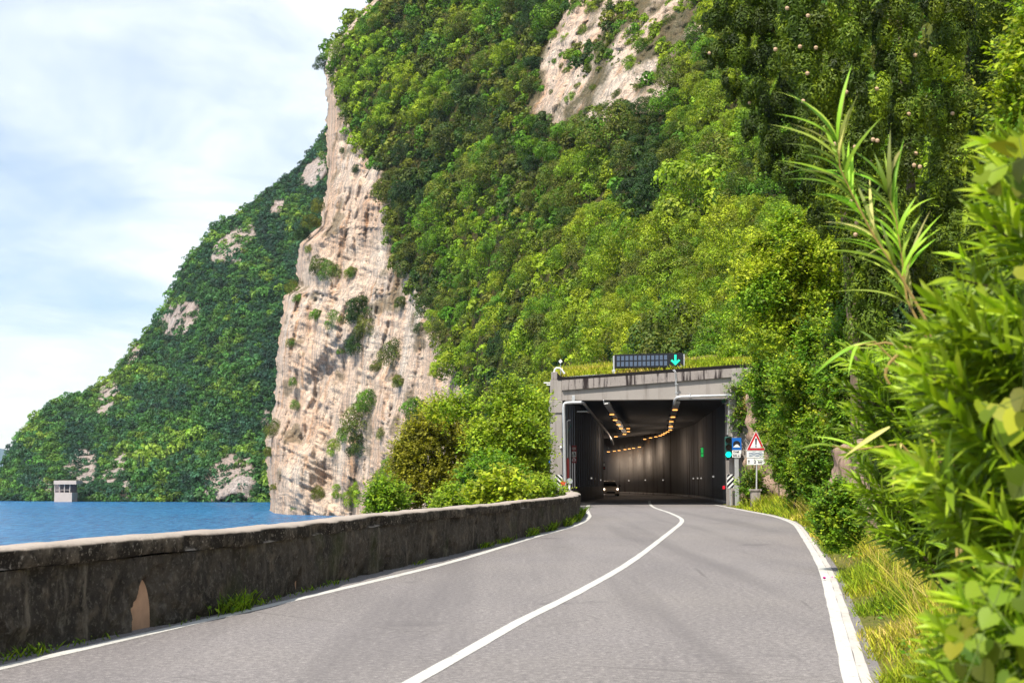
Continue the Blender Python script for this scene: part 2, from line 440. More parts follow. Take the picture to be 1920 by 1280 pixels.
def wm(op, a, b):
    m = nt.nodes.new('ShaderNodeMath'); m.operation = op
    for sk, val in ((m.inputs[0], a), (m.inputs[1], b)):
        if isinstance(val, bpy.types.NodeSocket): nt.links.new(val, sk)
        else: sk.default_value = val
    return m.outputs[0]
zz = wm('ADD', wm('MAXIMUM', sp.outputs[2], 0.0), .16)
cb = nt.nodes.new('ShaderNodeCombineXYZ')
nt.links.new(wm('DIVIDE', sp.outputs[0], zz), cb.inputs[0]); nt.links.new(wm('DIVIDE', sp.outputs[1], zz), cb.inputs[1])
mp = nt.nodes.new('ShaderNodeMapping'); mp.inputs['Scale'].default_value = (.8, .75, 1); mp.inputs['Rotation'].default_value = (0, 0, R(14)); mp.inputs['Location'].default_value = (.55, .3, 0)
nt.links.new(cb.outputs[0], mp.inputs[0])
def wn(scale, det, rough, dist, seedz):
    t = nt.nodes.new('ShaderNodeTexNoise'); t.inputs['Scale'].default_value = scale; t.inputs['Detail'].default_value = det
    t.inputs['Roughness'].default_value = rough; t.inputs['Distortion'].default_value = dist
    m2 = nt.nodes.new('ShaderNodeMapping'); m2.inputs['Location'].default_value = (seedz, seedz*.7, seedz*1.3)
    nt.links.new(mp.outputs[0], m2.inputs[0]); nt.links.new(m2.outputs[0], t.inputs['Vector']); return t.outputs['Fac']
def wr(fac, stops):
    r = nt.nodes.new('ShaderNodeValToRGB'); e = r.color_ramp.elements
    for el, (p, c) in zip(e, stops): el.position = p; el.color = (c, c, c, 1)
    nt.links.new(fac, r.inputs[0]); return r.outputs[0]
c1 = wr(wn(.8, 7, .58, .5, 0.0), [(.34, .05), (.58, 1)])
c2 = wr(wn(3.2, 6, .62, .8, 4.0), [(.28, .50), (.62, 1)])
cov = wm('MULTIPLY', wm('MULTIPLY', c1, c2), .86)
cov = wm('ADD', cov, .10)
mx = nt.nodes.new('ShaderNodeMix'); mx.data_type = 'RGBA'
nt.links.new(cov, mx.inputs[0]); hs = nt.nodes.new('ShaderNodeHueSaturation'); hs.inputs['Saturation'].default_value = 1.45; nt.links.new(sky.outputs[0], hs.inputs['Color']); nt.links.new(hs.outputs[0], mx.inputs[6]); mx.inputs[7].default_value = (8.7, 9.05, 9.35, 1)
bg = nt.nodes.new('ShaderNodeBackground'); bg.inputs['Strength'].default_value = .10
nt.links.new(mx.outputs[2], bg.inputs[0])
wo = nt.nodes.new('ShaderNodeOutputWorld'); nt.links.new(bg.outputs[0], wo.inputs[0])
S.view_settings.view_transform = 'Standard'; S.view_settings.look = 'None'; S.view_settings.exposure = .62; S.view_settings.gamma = 1
S.render.engine = 'CYCLES'
S.cycles.max_bounces = 6; S.cycles.diffuse_bounces = 3; S.cycles.glossy_bounces = 2; S.cycles.transmission_bounces = 2; S.cycles.transparent_max_bounces = 4

# ------------------------------------------------------------------ mountain: distance of the slope behind every direction
GU = [440, 560, 640, 740, 860, 1000, 1150, 1300, 1420, 1600, 1900, 2300, 2900]
GV = [-400, -150, 0, 150, 300, 450, 600, 700, 800, 880, 975, 1100]
GD = np.array([
 [560,560,555,540,500,440,390,350,310,280,240,215,190],
 [520,520,515,500,450,380,330,290,260,230,200,180,160],
 [500,500,495,470,420,350,300,265,235,205,180,160,140],
 [480,480,475,440,390,320,270,235,205,180,150,130,115],
 [465,465,460,420,370,290,240,205,175,150,120,100,90],
 [452,452,445,412,350,260,205,170,142,115,90,75,66],
 [444,442,432,398,335,230,165,130,105,85,65,55,48],
 [440,437,425,388,325,205,130,88,80,66,50,42,36],
 [438,434,420,380,318,190,115,84,76,58,42,34,28],
 [437,433,417,375,314,185,110,82,72,54,38,30,24],
 [436,432,415,372,311,183,108,80,70,52,36,28,22],
 [436,432,415,372,311,183,108,80,70,52,36,28,22]], float)
def _grid(u, v, GU, GV, G):
    u = np.clip(np.asarray(u, float), GU[0], GU[-1]); v = np.clip(np.asarray(v, float), GV[0], GV[-1])
    i = np.clip(np.searchsorted(GU, u, side='right')-1, 0, len(GU)-2); j = np.clip(np.searchsorted(GV, v, side='right')-1, 0, len(GV)-2)
    gu = np.array(GU, float); gv = np.array(GV, float)
    a = (u-gu[i])/(gu[i+1]-gu[i]); b = (v-gv[j])/(gv[j+1]-gv[j])
    return (G[j,i]*(1-a)+G[j,i+1]*a)*(1-b) + (G[j+1,i]*(1-a)+G[j+1,i+1]*a)*b
def D0(u, v):
    o = 0
    for du, dv in ((0,0),(35,0),(-35,0),(0,35),(0,-35)): o = o + _grid(np.asarray(u)+du, np.asarray(v)+dv, GU, GV, GD)
    return o/5
# left outline of the cliff (photo pixels)
EDGE_V = [-400,-60,0,50,85,125,140,195,250,317,370,422,458,500,536,554,600,646,700,763,825,880,949,1100]
EDGE_U = [900,730,700,650,618,610,610,612,612,614,609,602,560,556,560,534,528,521,517,514,499,501,508,506]
def edge(v): return np.interp(v, EDGE_V, EDGE_U)
def Dm(u, v):
    """distance of the mountain surface, gullies included; it turns away round the left outline"""
    d = D0(u, v)
    x, y, z = at(np.asarray(u, float), np.asarray(v, float), d)
    n = fbm(x*.018, y*.018, z*.018, 4) * .045 + fbm(x*.09, y*.09, z*.09, 3)*.010
    e = np.clip((np.asarray(u)-edge(v))/40.0, 0, 1)
    return d*(1+n*np.clip(d/200, .25, 1)) + (1-np.sqrt(1-(1-e)**2))*45
CLIFF_R = [(-400,700),(0,700),(50,650),(125,618),(163,624),(228,640),(304,682),(346,742),(382,722),(431,722),(480,735),(536,768),(560,775),(598,812),(660,816),(718,862),(763,872),(850,880),(1100,880)]
def cliff_right(v): return np.interp(v, [p[0] for p in CLIFF_R], [p[1] for p in CLIFF_R])
ROCK2 = [(1012,110),(1040,60),(1060,20),(1080,-60),(1300,-60),(1320,60),(1300,110),(1260,140),(1245,215),(1180,215),(1120,240),(1070,245),(1000,225),(985,205),(1010,160)]

def mountain():
    us = np.concatenate([np.linspace(0, 1, 330)])
    vv = np.concatenate([np.linspace(-400, 0, 60)[:-1], np.linspace(0, 975, 390), np.linspace(978, 1120, 16)])
    # columns follow the outline on the left and get coarser to the right
    t = np.linspace(0, 1, 430); colw = (t*.42 + t**2.2*.58)
    U = np.zeros((len(vv), len(t))); VV = np.repeat(vv[:,None], len(t), 1)
    for j, v in enumerate(vv):
        e = edge(v) + 3.0*float(vnoise(v*.08, 3.1, 0)) + 2.0*float(vnoise(v*.31, 9.1, 0))
        U[j] = e + colw*(2900 - e)
    d = Dm(U, VV)
    # rock relief: beds and cracks on the bare cliff
    x, y, z = at(U, VV, d)
    rockm = (U < cliff_right(VV)+12).astype(float); r2 = inpoly(U, VV, ROCK2).astype(float)
    rk = np.maximum(rockm, r2)
    sbed = z*.91 + x*.41
    rel = (np.abs(fbm(sbed*.38, x*.05, y*.03, 4))*3.0 + np.abs(fbm(sbed*.95+x*.02, x*.07, y*.07, 3))*1.5 + np.abs(fbm(x*.11, y*.11, z*.022, 4))*7.5 + np.abs(fbm(x*.33+5, y*.33, z*.05, 3))*3.0 + fbm(x*.5, y*.5, z*.3, 3)*.8 + fbm(x*.05, y*.05, z*.04, 2)*4)
    d = d - rel*rk*np.clip(d/400, .3, 1)*np.clip((U-edge(VV))/6.0, 0, 1)
    x, y, z = at(U, VV, d)
    co = np.stack([x, y, z], -1).reshape(-1, 3)
    nj, ni = U.shape
    idx = np.arange(nj*ni).reshape(nj, ni)
    f = np.stack([idx[:-1,:-1], idx[1:,:-1], idx[1:,1:], idx[:-1,1:]], -1).reshape(-1, 4)
    uc = U.reshape(-1)[f].mean(1); vc = VV.reshape(-1)[f].mean(1)
    keep = ~((uc > 1036) & (uc < 1392) & (vc > 697))
    # back side so that the shoulder has depth
    soil = np.clip(1 - rk + .0, 0, 1)
    g = fbm(x*.08, y*.08, z*.08, 5)
    soil = np.where(r2 > 0, np.clip(g*4+.35, 0, .85), soil)
    soil = np.where((rockm > 0), np.clip((fbm(x*.09+9, y*.09, z*.14, 5)-.24)*5, 0, .6), soil)
    b0 = len(co); back = co.reshape(nj, ni, 3)[:, 0].copy(); back[:,1] += 260; back[:,0] += 90
    co = np.concatenate([co, back]); bi = np.arange(b0, b0+nj)
    fb = np.stack([idx[:-1,0], bi[:-1], bi[1:], idx[1:,0]], -1)
    f = np.concatenate([f[keep], fb[:, ::-1]])
    o = np_obj('mountain_slope', co, f, M['rock'], {'soil': ('POINT', np.concatenate([soil.reshape(-1), np.ones(nj)]))}, True)
    tag(o, kind='structure')
mountain()

# ------------------------------------------------------------------ far hill along the lake
WZ = -10.45
RID_U = [-400,-120,-60,0,20,60,100,165,200,240,310,345,400,500,560,612,700,800]
RID_V = [938,920,900,886,838,785,752,733,710,662,575,492,432,358,313,240,120,40]
def ridge(u): return np.interp(u, RID_U, RID_V)
def shoreY(u): return np.interp(u, [-400,0,200,520,800], [720,640,625,615,600])
def ridgeY(u): return np.interp(u, [-400,0,100,300,600,800], [760,760,820,900,960,980])
SHORE_V = 941.0
def hill_pt(u, t):
    """t 0 at the water, 1 on the ridge"""
    v0 = 888 + F*(EYE-WZ)/shoreY(u) + 1.0
    v = v0 + (ridge(u)-v0)*t
    Yd = shoreY(u) + (ridgeY(u)-shoreY(u))*t**1.25
    return v, Yd
FAR_ROCK = [[(398,488),(405,455),(440,428),(470,420),(478,440),(455,470),(450,488)],[(560,340),(575,310),(606,285),(612,320),(590,350)],[(300,600),(325,570),(370,565),(375,590),(345,625),(310,628)],
            [(181,770),(190,725),(215,712),(222,735),(200,780)],[(118,880),(150,840),(180,850),(176,900),(160,905)],[(186,900),(205,870),(235,842),(232,880),(210,905)],[(380,930),(390,880),(430,850),(470,862),(478,905),(470,938),(440,925),(400,940)],
            [(505,395),(520,370),(535,375),(525,400)],[(230,660),(250,640),(266,655),(245,685)],[(60,912),(75,895),(95,905),(95,920)],[(485,800),(500,760),(510,800)], [(225,925),(232,900),(245,905),(240,935)]]
FAR_ROCK = [[(sum(a for a,_ in p)/len(p)+(x-sum(a for a,_ in p)/len(p))*1.05, sum(b for _,b in p)/len(p)+(y-sum(b for _,b in p)/len(p))*1.05) for x, y in p] for p in FAR_ROCK]
def far_rock(u, v):
    r = np.zeros(np.shape(u), bool)
    for p in FAR_ROCK: r |= inpoly(u, v, p)
    return r
def farhill():
    us = np.linspace(-400, 800, 300); ts = np.linspace(0, 1, 130)
    U, T = np.meshgrid(us, ts)
    v, Yd = hill_pt(U, T)
    x, y, z = at(U, v, Yd)
    n = fbm(x*.010, y*.010, z*.012, 4)
    Yd = Yd + n*38*np.clip(T*6, .15, 1)*np.clip((1-T)*5, .1, 1)
    rk = far_rock(U, v)
    Yd = Yd - rk*(np.abs(fbm(x*.05, y*.05, z*.02, 3))*12)
    x, y, z = at(U, v, Yd)
    z = np.where(T < .001, WZ-1.5, z)
    co = np.stack([x, y, z], -1)
    top = co[-1].copy(); top[:,1] += 300; top[:,2] -= 60
    co = np.concatenate([co, top[None]]); nj, ni = co.shape[:2]
    idx = np.arange(nj*ni).reshape(nj, ni)
    f = np.stack([idx[:-1,:-1], idx[:-1,1:], idx[1:,1:], idx[1:,:-1]], -1).reshape(-1, 4)
    soil = np.concatenate([np.where(rk, .05, 1.0), np.ones((1, ni))])
    o = np_obj('far_hill', co.reshape(-1,3), f, M['rock_far'], {'soil': ('POINT', soil.reshape(-1))}, True)
    tag(o, kind='structure')
farhill()
def distant():
    us = np.linspace(-700, 260, 60); ts = np.linspace(0, 1, 10)
    U, T = np.meshgrid(us, ts)
    top = np.interp(U, [-700,-350,-60,30,120,260], [690,770,822,848,868,886]) + 4*vnoise(U*.05, 0, 0)
    v = 890 + (top-890)*T
    x, y, z = at(U, v, 6200 + T*900)
    z = np.where(T == 0, WZ-3, z)
    co = np.stack([x,y,z], -1); tp = co[-1].copy(); tp[:,1] += 900; tp[:,2] = WZ
    co = np.concatenate([co, tp[None]]); nj, ni = co.shape[:2]; idx = np.arange(nj*ni).reshape(nj, ni)
    f = np.stack([idx[:-1,:-1], idx[:-1,1:], idx[1:,1:], idx[1:,:-1]], -1).reshape(-1, 4)
    tag(np_obj('distant_hill', co.reshape(-1,3), f, M['distant'], None, True), kind='structure')
distant()
# lake
mb = MB()
mb.add([(-9000,-400,WZ),(900,-400,WZ),(900,9000,WZ),(-9000,9000,WZ)], [(0,1,2,3)])
tag(mb.build('lake_water', M['water']), kind='structure')

# ------------------------------------------------------------------ road
LEFT = [(-11.6,-22),(-8.8,-10),(-6.6,0),(-5.7,4),(-4.15,11.4),(-2.6,18.2),(-1.05,25.5),(.55,35.3),(1.96,43.5),(2.75,51.2),(3.05,57.5),(3.35,64),(3.85,72)]
CENT = [(-7.2,-22),(-4.9,-10),(-2.9,0),(-2.1,4),(-.75,10.8),(.09,15.25),(.92,19.2),(2.2,26),(4.33,39),(5.42,45.9),(5.97,51),(6.33,58.2),(6.6,66.7),(7.36,76.5),(8.66,90)]
RIGHT = [(-4.2,-22),(-1.75,-10),(.3,0),(1.1,4),(2.47,10.8),(3.82,17.5),(5.24,24.75),(7.45,37.2),(8.75,45),(9.5,52.3),(9.72,58.5),(9.9,65),(10.15,72.5)]
PY = 69.5                         # portal plane
TR = [(11.0,PY),(12.1,84),(13.2,98),(13.7,109),(13.0,119),(11.2,128),(9.2,134),(6.8,138.5)]
TL = [(2.62,PY),(3.7,80),(5.0,91),(6.4,101),(6.75,106),(6.7,108.5),(6.55,111),(6.3,113)]
def path_at(P, Y):
    P = spline(P, 12)
    return np.interp(Y, P[:,1], P[:,0])
def floor_z(Y): 
    t = np.clip((np.asarray(Y, float)-72)/50, 0, 1); return -.24*t*t*(3-2*t)
def zceil(Y):
    t = np.clip((np.asarray(Y, float)-95)/50, 0, 1); return 5.42 - 1.0*t
WALLP = [(-12.4,-22),(-9.5,-10),(-7.0,0),(-6.15,4),(-5.15,8),(-4.25,12.3),(-3.75,14.2),(-3.22,16.2),(-2.55,20.5),(-1.45,26),(.05,34),(1.45,42),(2.15,48),(2.5,53),(2.62,58),(2.66,64),(2.64,PY+.1)]
def strip(name, Ls, Rs, z, mat, kind='structure', sub=1):
    co = []; f = []
    for (a, b, zz_) in zip(Ls, Rs, z):
        for k in range(sub+1):
            q = k/sub; co.append((a[0]+(b[0]-a[0])*q, a[1]+(b[1]-a[1])*q, zz_))
    n = sub+1
    for i in range(len(Ls)-1):
        for k in range(sub): f.append((i*n+k, i*n+k+1, (i+1)*n+k+1, (i+1)*n+k))
    o = np_obj(name, co, f, mat); tag(o, kind=kind); return o
ys = np.linspace(-22, PY, 120)
Ls = [(float(x)-.1, y) for x, y in zip(path_at(WALLP, ys), ys)]; Rs = [(float(x)+.32, y) for x, y in zip(path_at(RIGHT, ys), ys)]
TLs = spline(TL, 8); TRs = spline(TR, 8)
Ls += [tuple(p) for p in TLs[1:]]; Rs += [tuple(p) for p in TRs[1:]]
strip('road', Ls, Rs, [float(floor_z((a[1]+b[1])/2)) for a, b in zip(Ls, Rs)], M['asphalt'], sub=6)
def line(name, P, wid, z, y0, y1, n, mat, off=0.0):
    P = spline(P, 14); ys = np.linspace(y0, y1, n); x = np.interp(ys, P[:,1], P[:,0]); dx = np.gradient(x, ys)
    A = []; B = []; Z = []
    for X, Y, d in zip(x, ys, dx):
        nx, ny = 1/math.hypot(1, d), -d/math.hypot(1, d)
        jl = .008*float(vnoise(Y*1.7, 1.3, wid)); jr = .008*float(vnoise(Y*1.9, 5.3, wid))
        A.append((X+nx*(off-wid/2+jl), Y+ny*(off-wid/2))); B.append((X+nx*(off+wid/2+jr), Y+ny*(off+wid/2))); Z.append(z + float(floor_z(Y)))
    strip(name, A, B, Z, mat)
line('left_edge_line', LEFT, .15, .004, -22, 71.5, 220, M['line'])
line('centre_line', CENT, .14, .004, -22, 86, 240, M['line'])
line('right_edge_line', RIGHT, .13, .004, -22, 72, 220, M['line'], .065)
line('gutter_strip', RIGHT, .085, .0045+.004, -22, 69, 220, M['gutter'], .174)

# verge on the right, rising to the hillside
OFF = [.20, .8, 1.3, 2.2, 3.4, 5.0, 7.0, 10, 14]
HGT = [-.02, .03, .08, .22, .55, 1.3, 2.8, 6.0, 11]
def verge_z(off): return np.interp(off, OFF, HGT)
def right_x(Y): return path_at(RIGHT, Y)
def ground_right(x, y):
    return float(verge_z(x - float(right_x(y))))
def verge():
    ys = np.linspace(-22, PY+3, 190); offs = np.concatenate([np.linspace(.20, 4, 28), np.linspace(4.4, 14, 16)])
    Yg, O = np.meshgrid(ys, offs, indexing='ij')
    X = right_x(Yg) + O
    Z = verge_z(O) + fbm(X*.9, Yg*.9, 0, 3)*.10*np.clip((O-.20)*1.5, 0, 1)
    lim = np.clip((Yg-58)/9, 0, 1); Z = Z*(1-lim) + np.minimum(Z, .3+ (O-.45)*.18)*lim
    co = np.stack([X, Yg, Z], -1).reshape(-1,3); nj, ni = X.shape; idx = np.arange(nj*ni).reshape(nj, ni)
    f = np.stack([idx[:-1,:-1], idx[:-1,1:], idx[1:,1:], idx[1:,:-1]], -1).reshape(-1,4)
    tag(np_obj('verge_ground', co, f, M['verge'], None, True), kind='structure')
verge()
# bank below the parapet on the lake side
def bank():
    ys = np.linspace(-22, 150, 170); offs = np.array([.25, .8, 1.6, 3, 5, 8, 12, 17]); hz = np.array([-.1, -.5, -1.4, -3.2, -5.6, -8.4, -10.8, -13])
    Yg, O = np.meshgrid(ys, offs, indexing='ij'); H = np.interp(O, offs, hz)
    P = spline(WALLP, 10); xw = np.interp(ys, P[:,1], P[:,0])
    tl = spline(TL, 8); m = tl[:,1] <= 106
    xw = np.where(ys > PY, np.interp(ys, tl[m][:,1], tl[m][:,0]), xw)
    X = xw[:,None] - .35 - O; Z = H + fbm(X*.3, Yg*.3, 0, 3)*.6*np.clip(O-.3, 0, 1)
    co = np.stack([X, Yg, Z], -1).reshape(-1,3); nj, ni = X.shape; idx = np.arange(nj*ni).reshape(nj, ni)
    f = np.stack([idx[:-1,:-1], idx[1:,:-1], idx[1:,1:], idx[:-1,1:]], -1).reshape(-1,4)
    tag(np_obj('lake_bank', co, f, M['bank'], None, True), kind='structure')
bank()

# ------------------------------------------------------------------ parapet wall along the lake
def parapet():
    root = empty('parapet_wall', (-4.25, 12.3, 0), 'long low blackened stone parapet wall curving along the lake side of the road', 'wall')
    P = spline(WALLP, 60)
    seg = np.r_[0, np.cumsum(np.hypot(np.diff(P[:,0]), np.diff(P[:,1])))]
    def res(step0, step1, ysplit):
        s = [0.0]
        while s[-1] < seg[-1]:
            y = np.interp(s[-1], seg, P[:,1]); s.append(s[-1] + (step0 if (6 < y < ysplit) else step1))
        s[-1] = seg[-1]; return np.array(s)
    s = res(.020, .10, 23)
    X = np.interp(s, seg, P[:,0]); Y = np.interp(s, seg, P[:,1])
    tx = np.gradient(X, s); ty = np.gradient(Y, s); l = np.hypot(tx, ty); nx, ny = ty/l, -tx/l      # towards the road
    Ht = np.interp(Y, [-22, 12, 35, 53, 70], [.90, .90, .88, .80, .80])
    rows = np.linspace(-.12, 1, 40)
    SX, RW = np.meshgrid(np.arange(len(s)), rows, indexing='ij')
    zc = RW*(Ht[:,None]-.17)
    dep = fbm(s[:,None]*1.1, zc*1.6, 0, 4)*.05 + fbm(s[:,None]*5, zc*5, 3, 3)*.03 - np.maximum(0, fbm(s[:,None]*2.3, zc*2.3, 8, 3)-.15)*.16
    mat = np.zeros(SX.shape, int); fmat = np.zeros((SX.shape[0]-1, SX.shape[1]-1), int); NICHE = []
    for (yy, hw, hh, pk) in ((12.02, .24, .40, 1), (14.45, .25, .54, 1), (18.95, .13, .34, 1), (23.2, .14, .36, 0), (27.4, .14, .36, 0), (31.8, .14, .36, 0), (36.2, .14, .34, 0), (40.8, .14, .34, 0)):
        sc = np.interp(yy, Y, s); q = np.abs(s[:,None]-sc)/hw
        top = hh*np.sqrt(np.clip(1-np.clip(q, 0, 1)**2, 0, 1))
        ins = (q < 1) & (zc < top)
        ed = np.clip(np.minimum((1-q)*hw/.05, (top-zc)/.05), 0, 1); dep = np.where(ins, dep*(1-ed) + ed*(-.09 + dep*.08), dep)
        qf = .5*(q[:-1]+q[1:]) + 0*zc[:-1,:-1]; zf = .5*(zc[:-1,:-1]+zc[1:,1:]); tf = hh*np.sqrt(np.clip(1-np.clip(qf, 0, 1)**2, 0, 1))
        if pk: NICHE.append((sc, hw, hh)); mat = np.where(ins, pk*1, mat)
    bx = X[:,None] + nx[:,None]*dep; by = Y[:,None] + ny[:,None]*dep
    co = np.stack([bx, by, zc], -1).reshape(-1,3)
    bk = np.stack([X-nx*.42, Y-ny*.42, 0*X-.6], -1); bk2 = np.stack([X-nx*.42, Y-ny*.42, Ht-.17], -1)
    n, m = SX.shape; idx = np.arange(n*m).reshape(n, m)
    f = np.stack([idx[:-1,:-1], idx[1:,:-1], idx[1:,1:], idx[:-1,1:]], -1).reshape(-1,4)
    fm = fmat.reshape(-1)
    b = n*m; co = np.concatenate([co, bk, bk2]); i1 = b+np.arange(n); i2 = b+n+np.arange(n)
    f2 = np.stack([i1[1:], i1[:-1], i2[:-1], i2[1:]], -1)
    f = np.concatenate([f, f2]); fm = np.r_[fm, np.zeros(len(f2), int)]
    co = co - np.array(root.location)
    np_obj('stone_body', co, f, [M['wall'], M['niche']], None, True, fm, parent=root)
    for (sc, hw, hh) in NICHE:
        mb = MB(); pts = [(sc+hw*.88*q_, max(-.12, hh*.93*math.sqrt(max(0, 1-abs(q_)**2)))) for q_ in np.linspace(-1, 1, 25)]
        pts = [(pts[0][0], -.12)] + pts + [(pts[-1][0], -.12)]
        P3 = [(float(np.interp(a_, s, X) - .072*np.interp(a_, s, nx)), float(np.interp(a_, s, Y) - .072*np.interp(a_, s, ny)), b_) for a_, b_ in pts]
        nn_ = Vector((float(np.interp(sc, s, nx)), float(np.interp(sc, s, ny)), 0))
        mb.prism(P3, -nn_*.03); mb.build('arched_niche', M['niche'], root)
    # coping: one cast strip with a broken edge
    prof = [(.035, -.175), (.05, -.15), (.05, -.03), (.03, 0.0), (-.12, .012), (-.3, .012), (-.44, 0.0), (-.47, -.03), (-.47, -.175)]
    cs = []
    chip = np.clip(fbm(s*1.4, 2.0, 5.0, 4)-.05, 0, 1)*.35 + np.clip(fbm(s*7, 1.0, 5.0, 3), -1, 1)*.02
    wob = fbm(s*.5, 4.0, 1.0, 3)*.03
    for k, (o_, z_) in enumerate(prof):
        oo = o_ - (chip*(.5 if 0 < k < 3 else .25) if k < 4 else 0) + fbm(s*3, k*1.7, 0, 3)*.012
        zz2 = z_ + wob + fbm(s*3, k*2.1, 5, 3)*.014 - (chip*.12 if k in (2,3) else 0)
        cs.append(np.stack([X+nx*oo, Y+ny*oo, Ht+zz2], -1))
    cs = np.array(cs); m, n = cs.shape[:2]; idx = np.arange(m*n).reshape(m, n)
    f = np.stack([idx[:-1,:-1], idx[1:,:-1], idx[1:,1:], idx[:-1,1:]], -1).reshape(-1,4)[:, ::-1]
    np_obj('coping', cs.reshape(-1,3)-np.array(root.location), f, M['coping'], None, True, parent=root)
parapet()
# ------------------------------------------------------------------ tunnel gallery
TRp = spline(TR, 8); TLp = spline(TL, 8)
def wall_Y(u, P=TRp):
    """distance at which the tunnel's curved wall stands in direction u"""
    s = P[:,0]/P[:,1] - (u-960)/F
    for i in range(len(s)-1, 0, -1):
        if s[i]*s[i-1] <= 0:
            q = s[i-1]/(s[i-1]-s[i]); return P[i-1,1] + q*(P[i,1]-P[i-1,1])
    return 1e9
tun = empty('road_tunnel', (6.8, PY, 0), 'grey concrete portal and gallery of the road tunnel at the mountain foot', 'tunnel')
def quadpx(mb, pts, Y, depth, m=0):
    mb.prism([V(u, v, Y) for u, v in pts], (0, depth, 0), m); return mb
def pxbox(mb, u0, v0, u1, v1, Y, depth, m=0, c=0.0):
    a = V(u0, v1, Y); b = V(u1, v0, Y); mb.box((a.x, Y, a.z), (b.x, Y+depth, b.z), m, c); return mb
def part(name, mb, mat, root): return mb.build(name, mat, root)
P0 = PY
# left column with its capital
mb = MB(); pxbox(mb, 1033, 774, 1054, 950, P0, 1.3, 0, .03); part('column', mb, M['conc'], tun)
mb = MB(); pxbox(mb, 1030, 750.5, 1054.6, 774, P0-.06, 1.4, 0, .02); part('capital', mb, M['conc'], tun)
mb = MB(); pxbox(mb, 1032, 712, 1053.5, 750.3, P0-.02, 1.3, 0, .02); part('beam_end', mb, M['conc'], tun)
mb = MB(); pxbox(mb, 1034, 697, 1045, 711.8, P0+.02, .45, 0, .02); part('roof_post', mb, M['conc_band'], tun)
# right column, chamfered corner towards the road
a = V(1366.5, 747.5, P0); b = V(1407, 960, P0)
mb = MB(); mb.prism([(a.x,P0+.12,a.z),(a.x+.12,P0,a.z),(b.x,P0,a.z),(b.x,P0+1.3,a.z),(a.x,P0+1.3,a.z)], (0,0,-6.2)); part('column', mb, M['conc'], tun)
mb = MB(); quadpx(mb, [(1054,750.3),(1371,747),(1371,706),(1054,731)], P0, .9); part('front_beam', mb, M['conc'], tun)
mb = MB(); quadpx(mb, [(1053.7,731.5),(1371.5,706.6),(1371.5,690.5),(1053.7,712.6)], P0-.14, 1.1); part('upper_band', mb, M['conc_band'], tun)
mb = MB(); quadpx(mb, [(1371.7,747),(1411,747),(1411,688.5),(1371.7,690.3)], P0-.15, 1.2); part('beam_end', mb, M['conc'], tun)
mb = MB(); quadpx(mb, [(1045.2,711.6),(1053.6,712.2),(1371.5,690),(1411,687.6),(1411,682),(1371,684),(1240,693.5),(1100,704),(1060,706.6),(1051,705),(1045.2,699)], P0-.05, 1.2); part('roofing_edge', mb, M['bitumen'], tun)
# right wall and ceiling
def ribbon(name, P, z0, z1, thick, mat, side):
    n = len(P); t = np.gradient(P, axis=0); l = np.hypot(t[:,0], t[:,1]); nx, ny = t[:,1]/l*side, -t[:,0]/l*side
    A = np.stack([P[:,0], P[:,1]], -1); B = A + np.stack([nx, ny], -1)*thick
    co = []
    for Q in (A, B):
        for zf in (z0, z1): co.append(np.stack([Q[:,0], Q[:,1], np.array([zf(y) for y in P[:,1]])], -1))
    co = np.concatenate(co); i = np.arange(n-1); F_ = []
    for a_, b_ in ((0,1),(1,3),(3,2),(2,0)):
        F_.append(np.stack([a_*n+i, a_*n+i+1, b_*n+i+1, b_*n+i], -1))
    o = np_obj(name, co-np.array(tun.location), np.concatenate(F_), mat, parent=tun); return o
PR = TRp[TRp[:,1] > PY+1.3]; PR = np.concatenate([[[float(np.interp(PY+1.28, TRp[:,1], TRp[:,0])), PY+1.28]], PR])
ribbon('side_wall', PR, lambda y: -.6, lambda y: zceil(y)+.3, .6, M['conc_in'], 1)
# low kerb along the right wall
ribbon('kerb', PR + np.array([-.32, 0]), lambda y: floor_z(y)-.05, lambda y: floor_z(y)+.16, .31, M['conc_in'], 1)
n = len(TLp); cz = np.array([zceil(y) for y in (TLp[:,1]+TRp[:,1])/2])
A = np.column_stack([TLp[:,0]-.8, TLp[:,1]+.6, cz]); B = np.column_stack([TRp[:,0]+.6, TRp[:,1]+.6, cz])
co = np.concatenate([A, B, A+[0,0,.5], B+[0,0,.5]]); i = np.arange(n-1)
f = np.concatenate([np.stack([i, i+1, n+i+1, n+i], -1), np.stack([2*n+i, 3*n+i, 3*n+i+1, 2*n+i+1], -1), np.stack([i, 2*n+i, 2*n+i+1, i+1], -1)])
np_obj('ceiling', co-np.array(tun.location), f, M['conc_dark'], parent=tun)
# added closure at the cut-off tunnel end, keeping sky light out
e0, e1 = TLp[-1], TRp[-1]
mb = MB(); mb.prism([(e0[0]-.5,e0[1]-1,-.6),(e1[0]-.5,e1[1]+1,-.6),(e1[0]-.5,e1[1]+1,5),(e0[0]-.5,e0[1]-1,5)], (-.4,0,0)); part('light_blocking_end', mb, M['conc_dark'], tun)
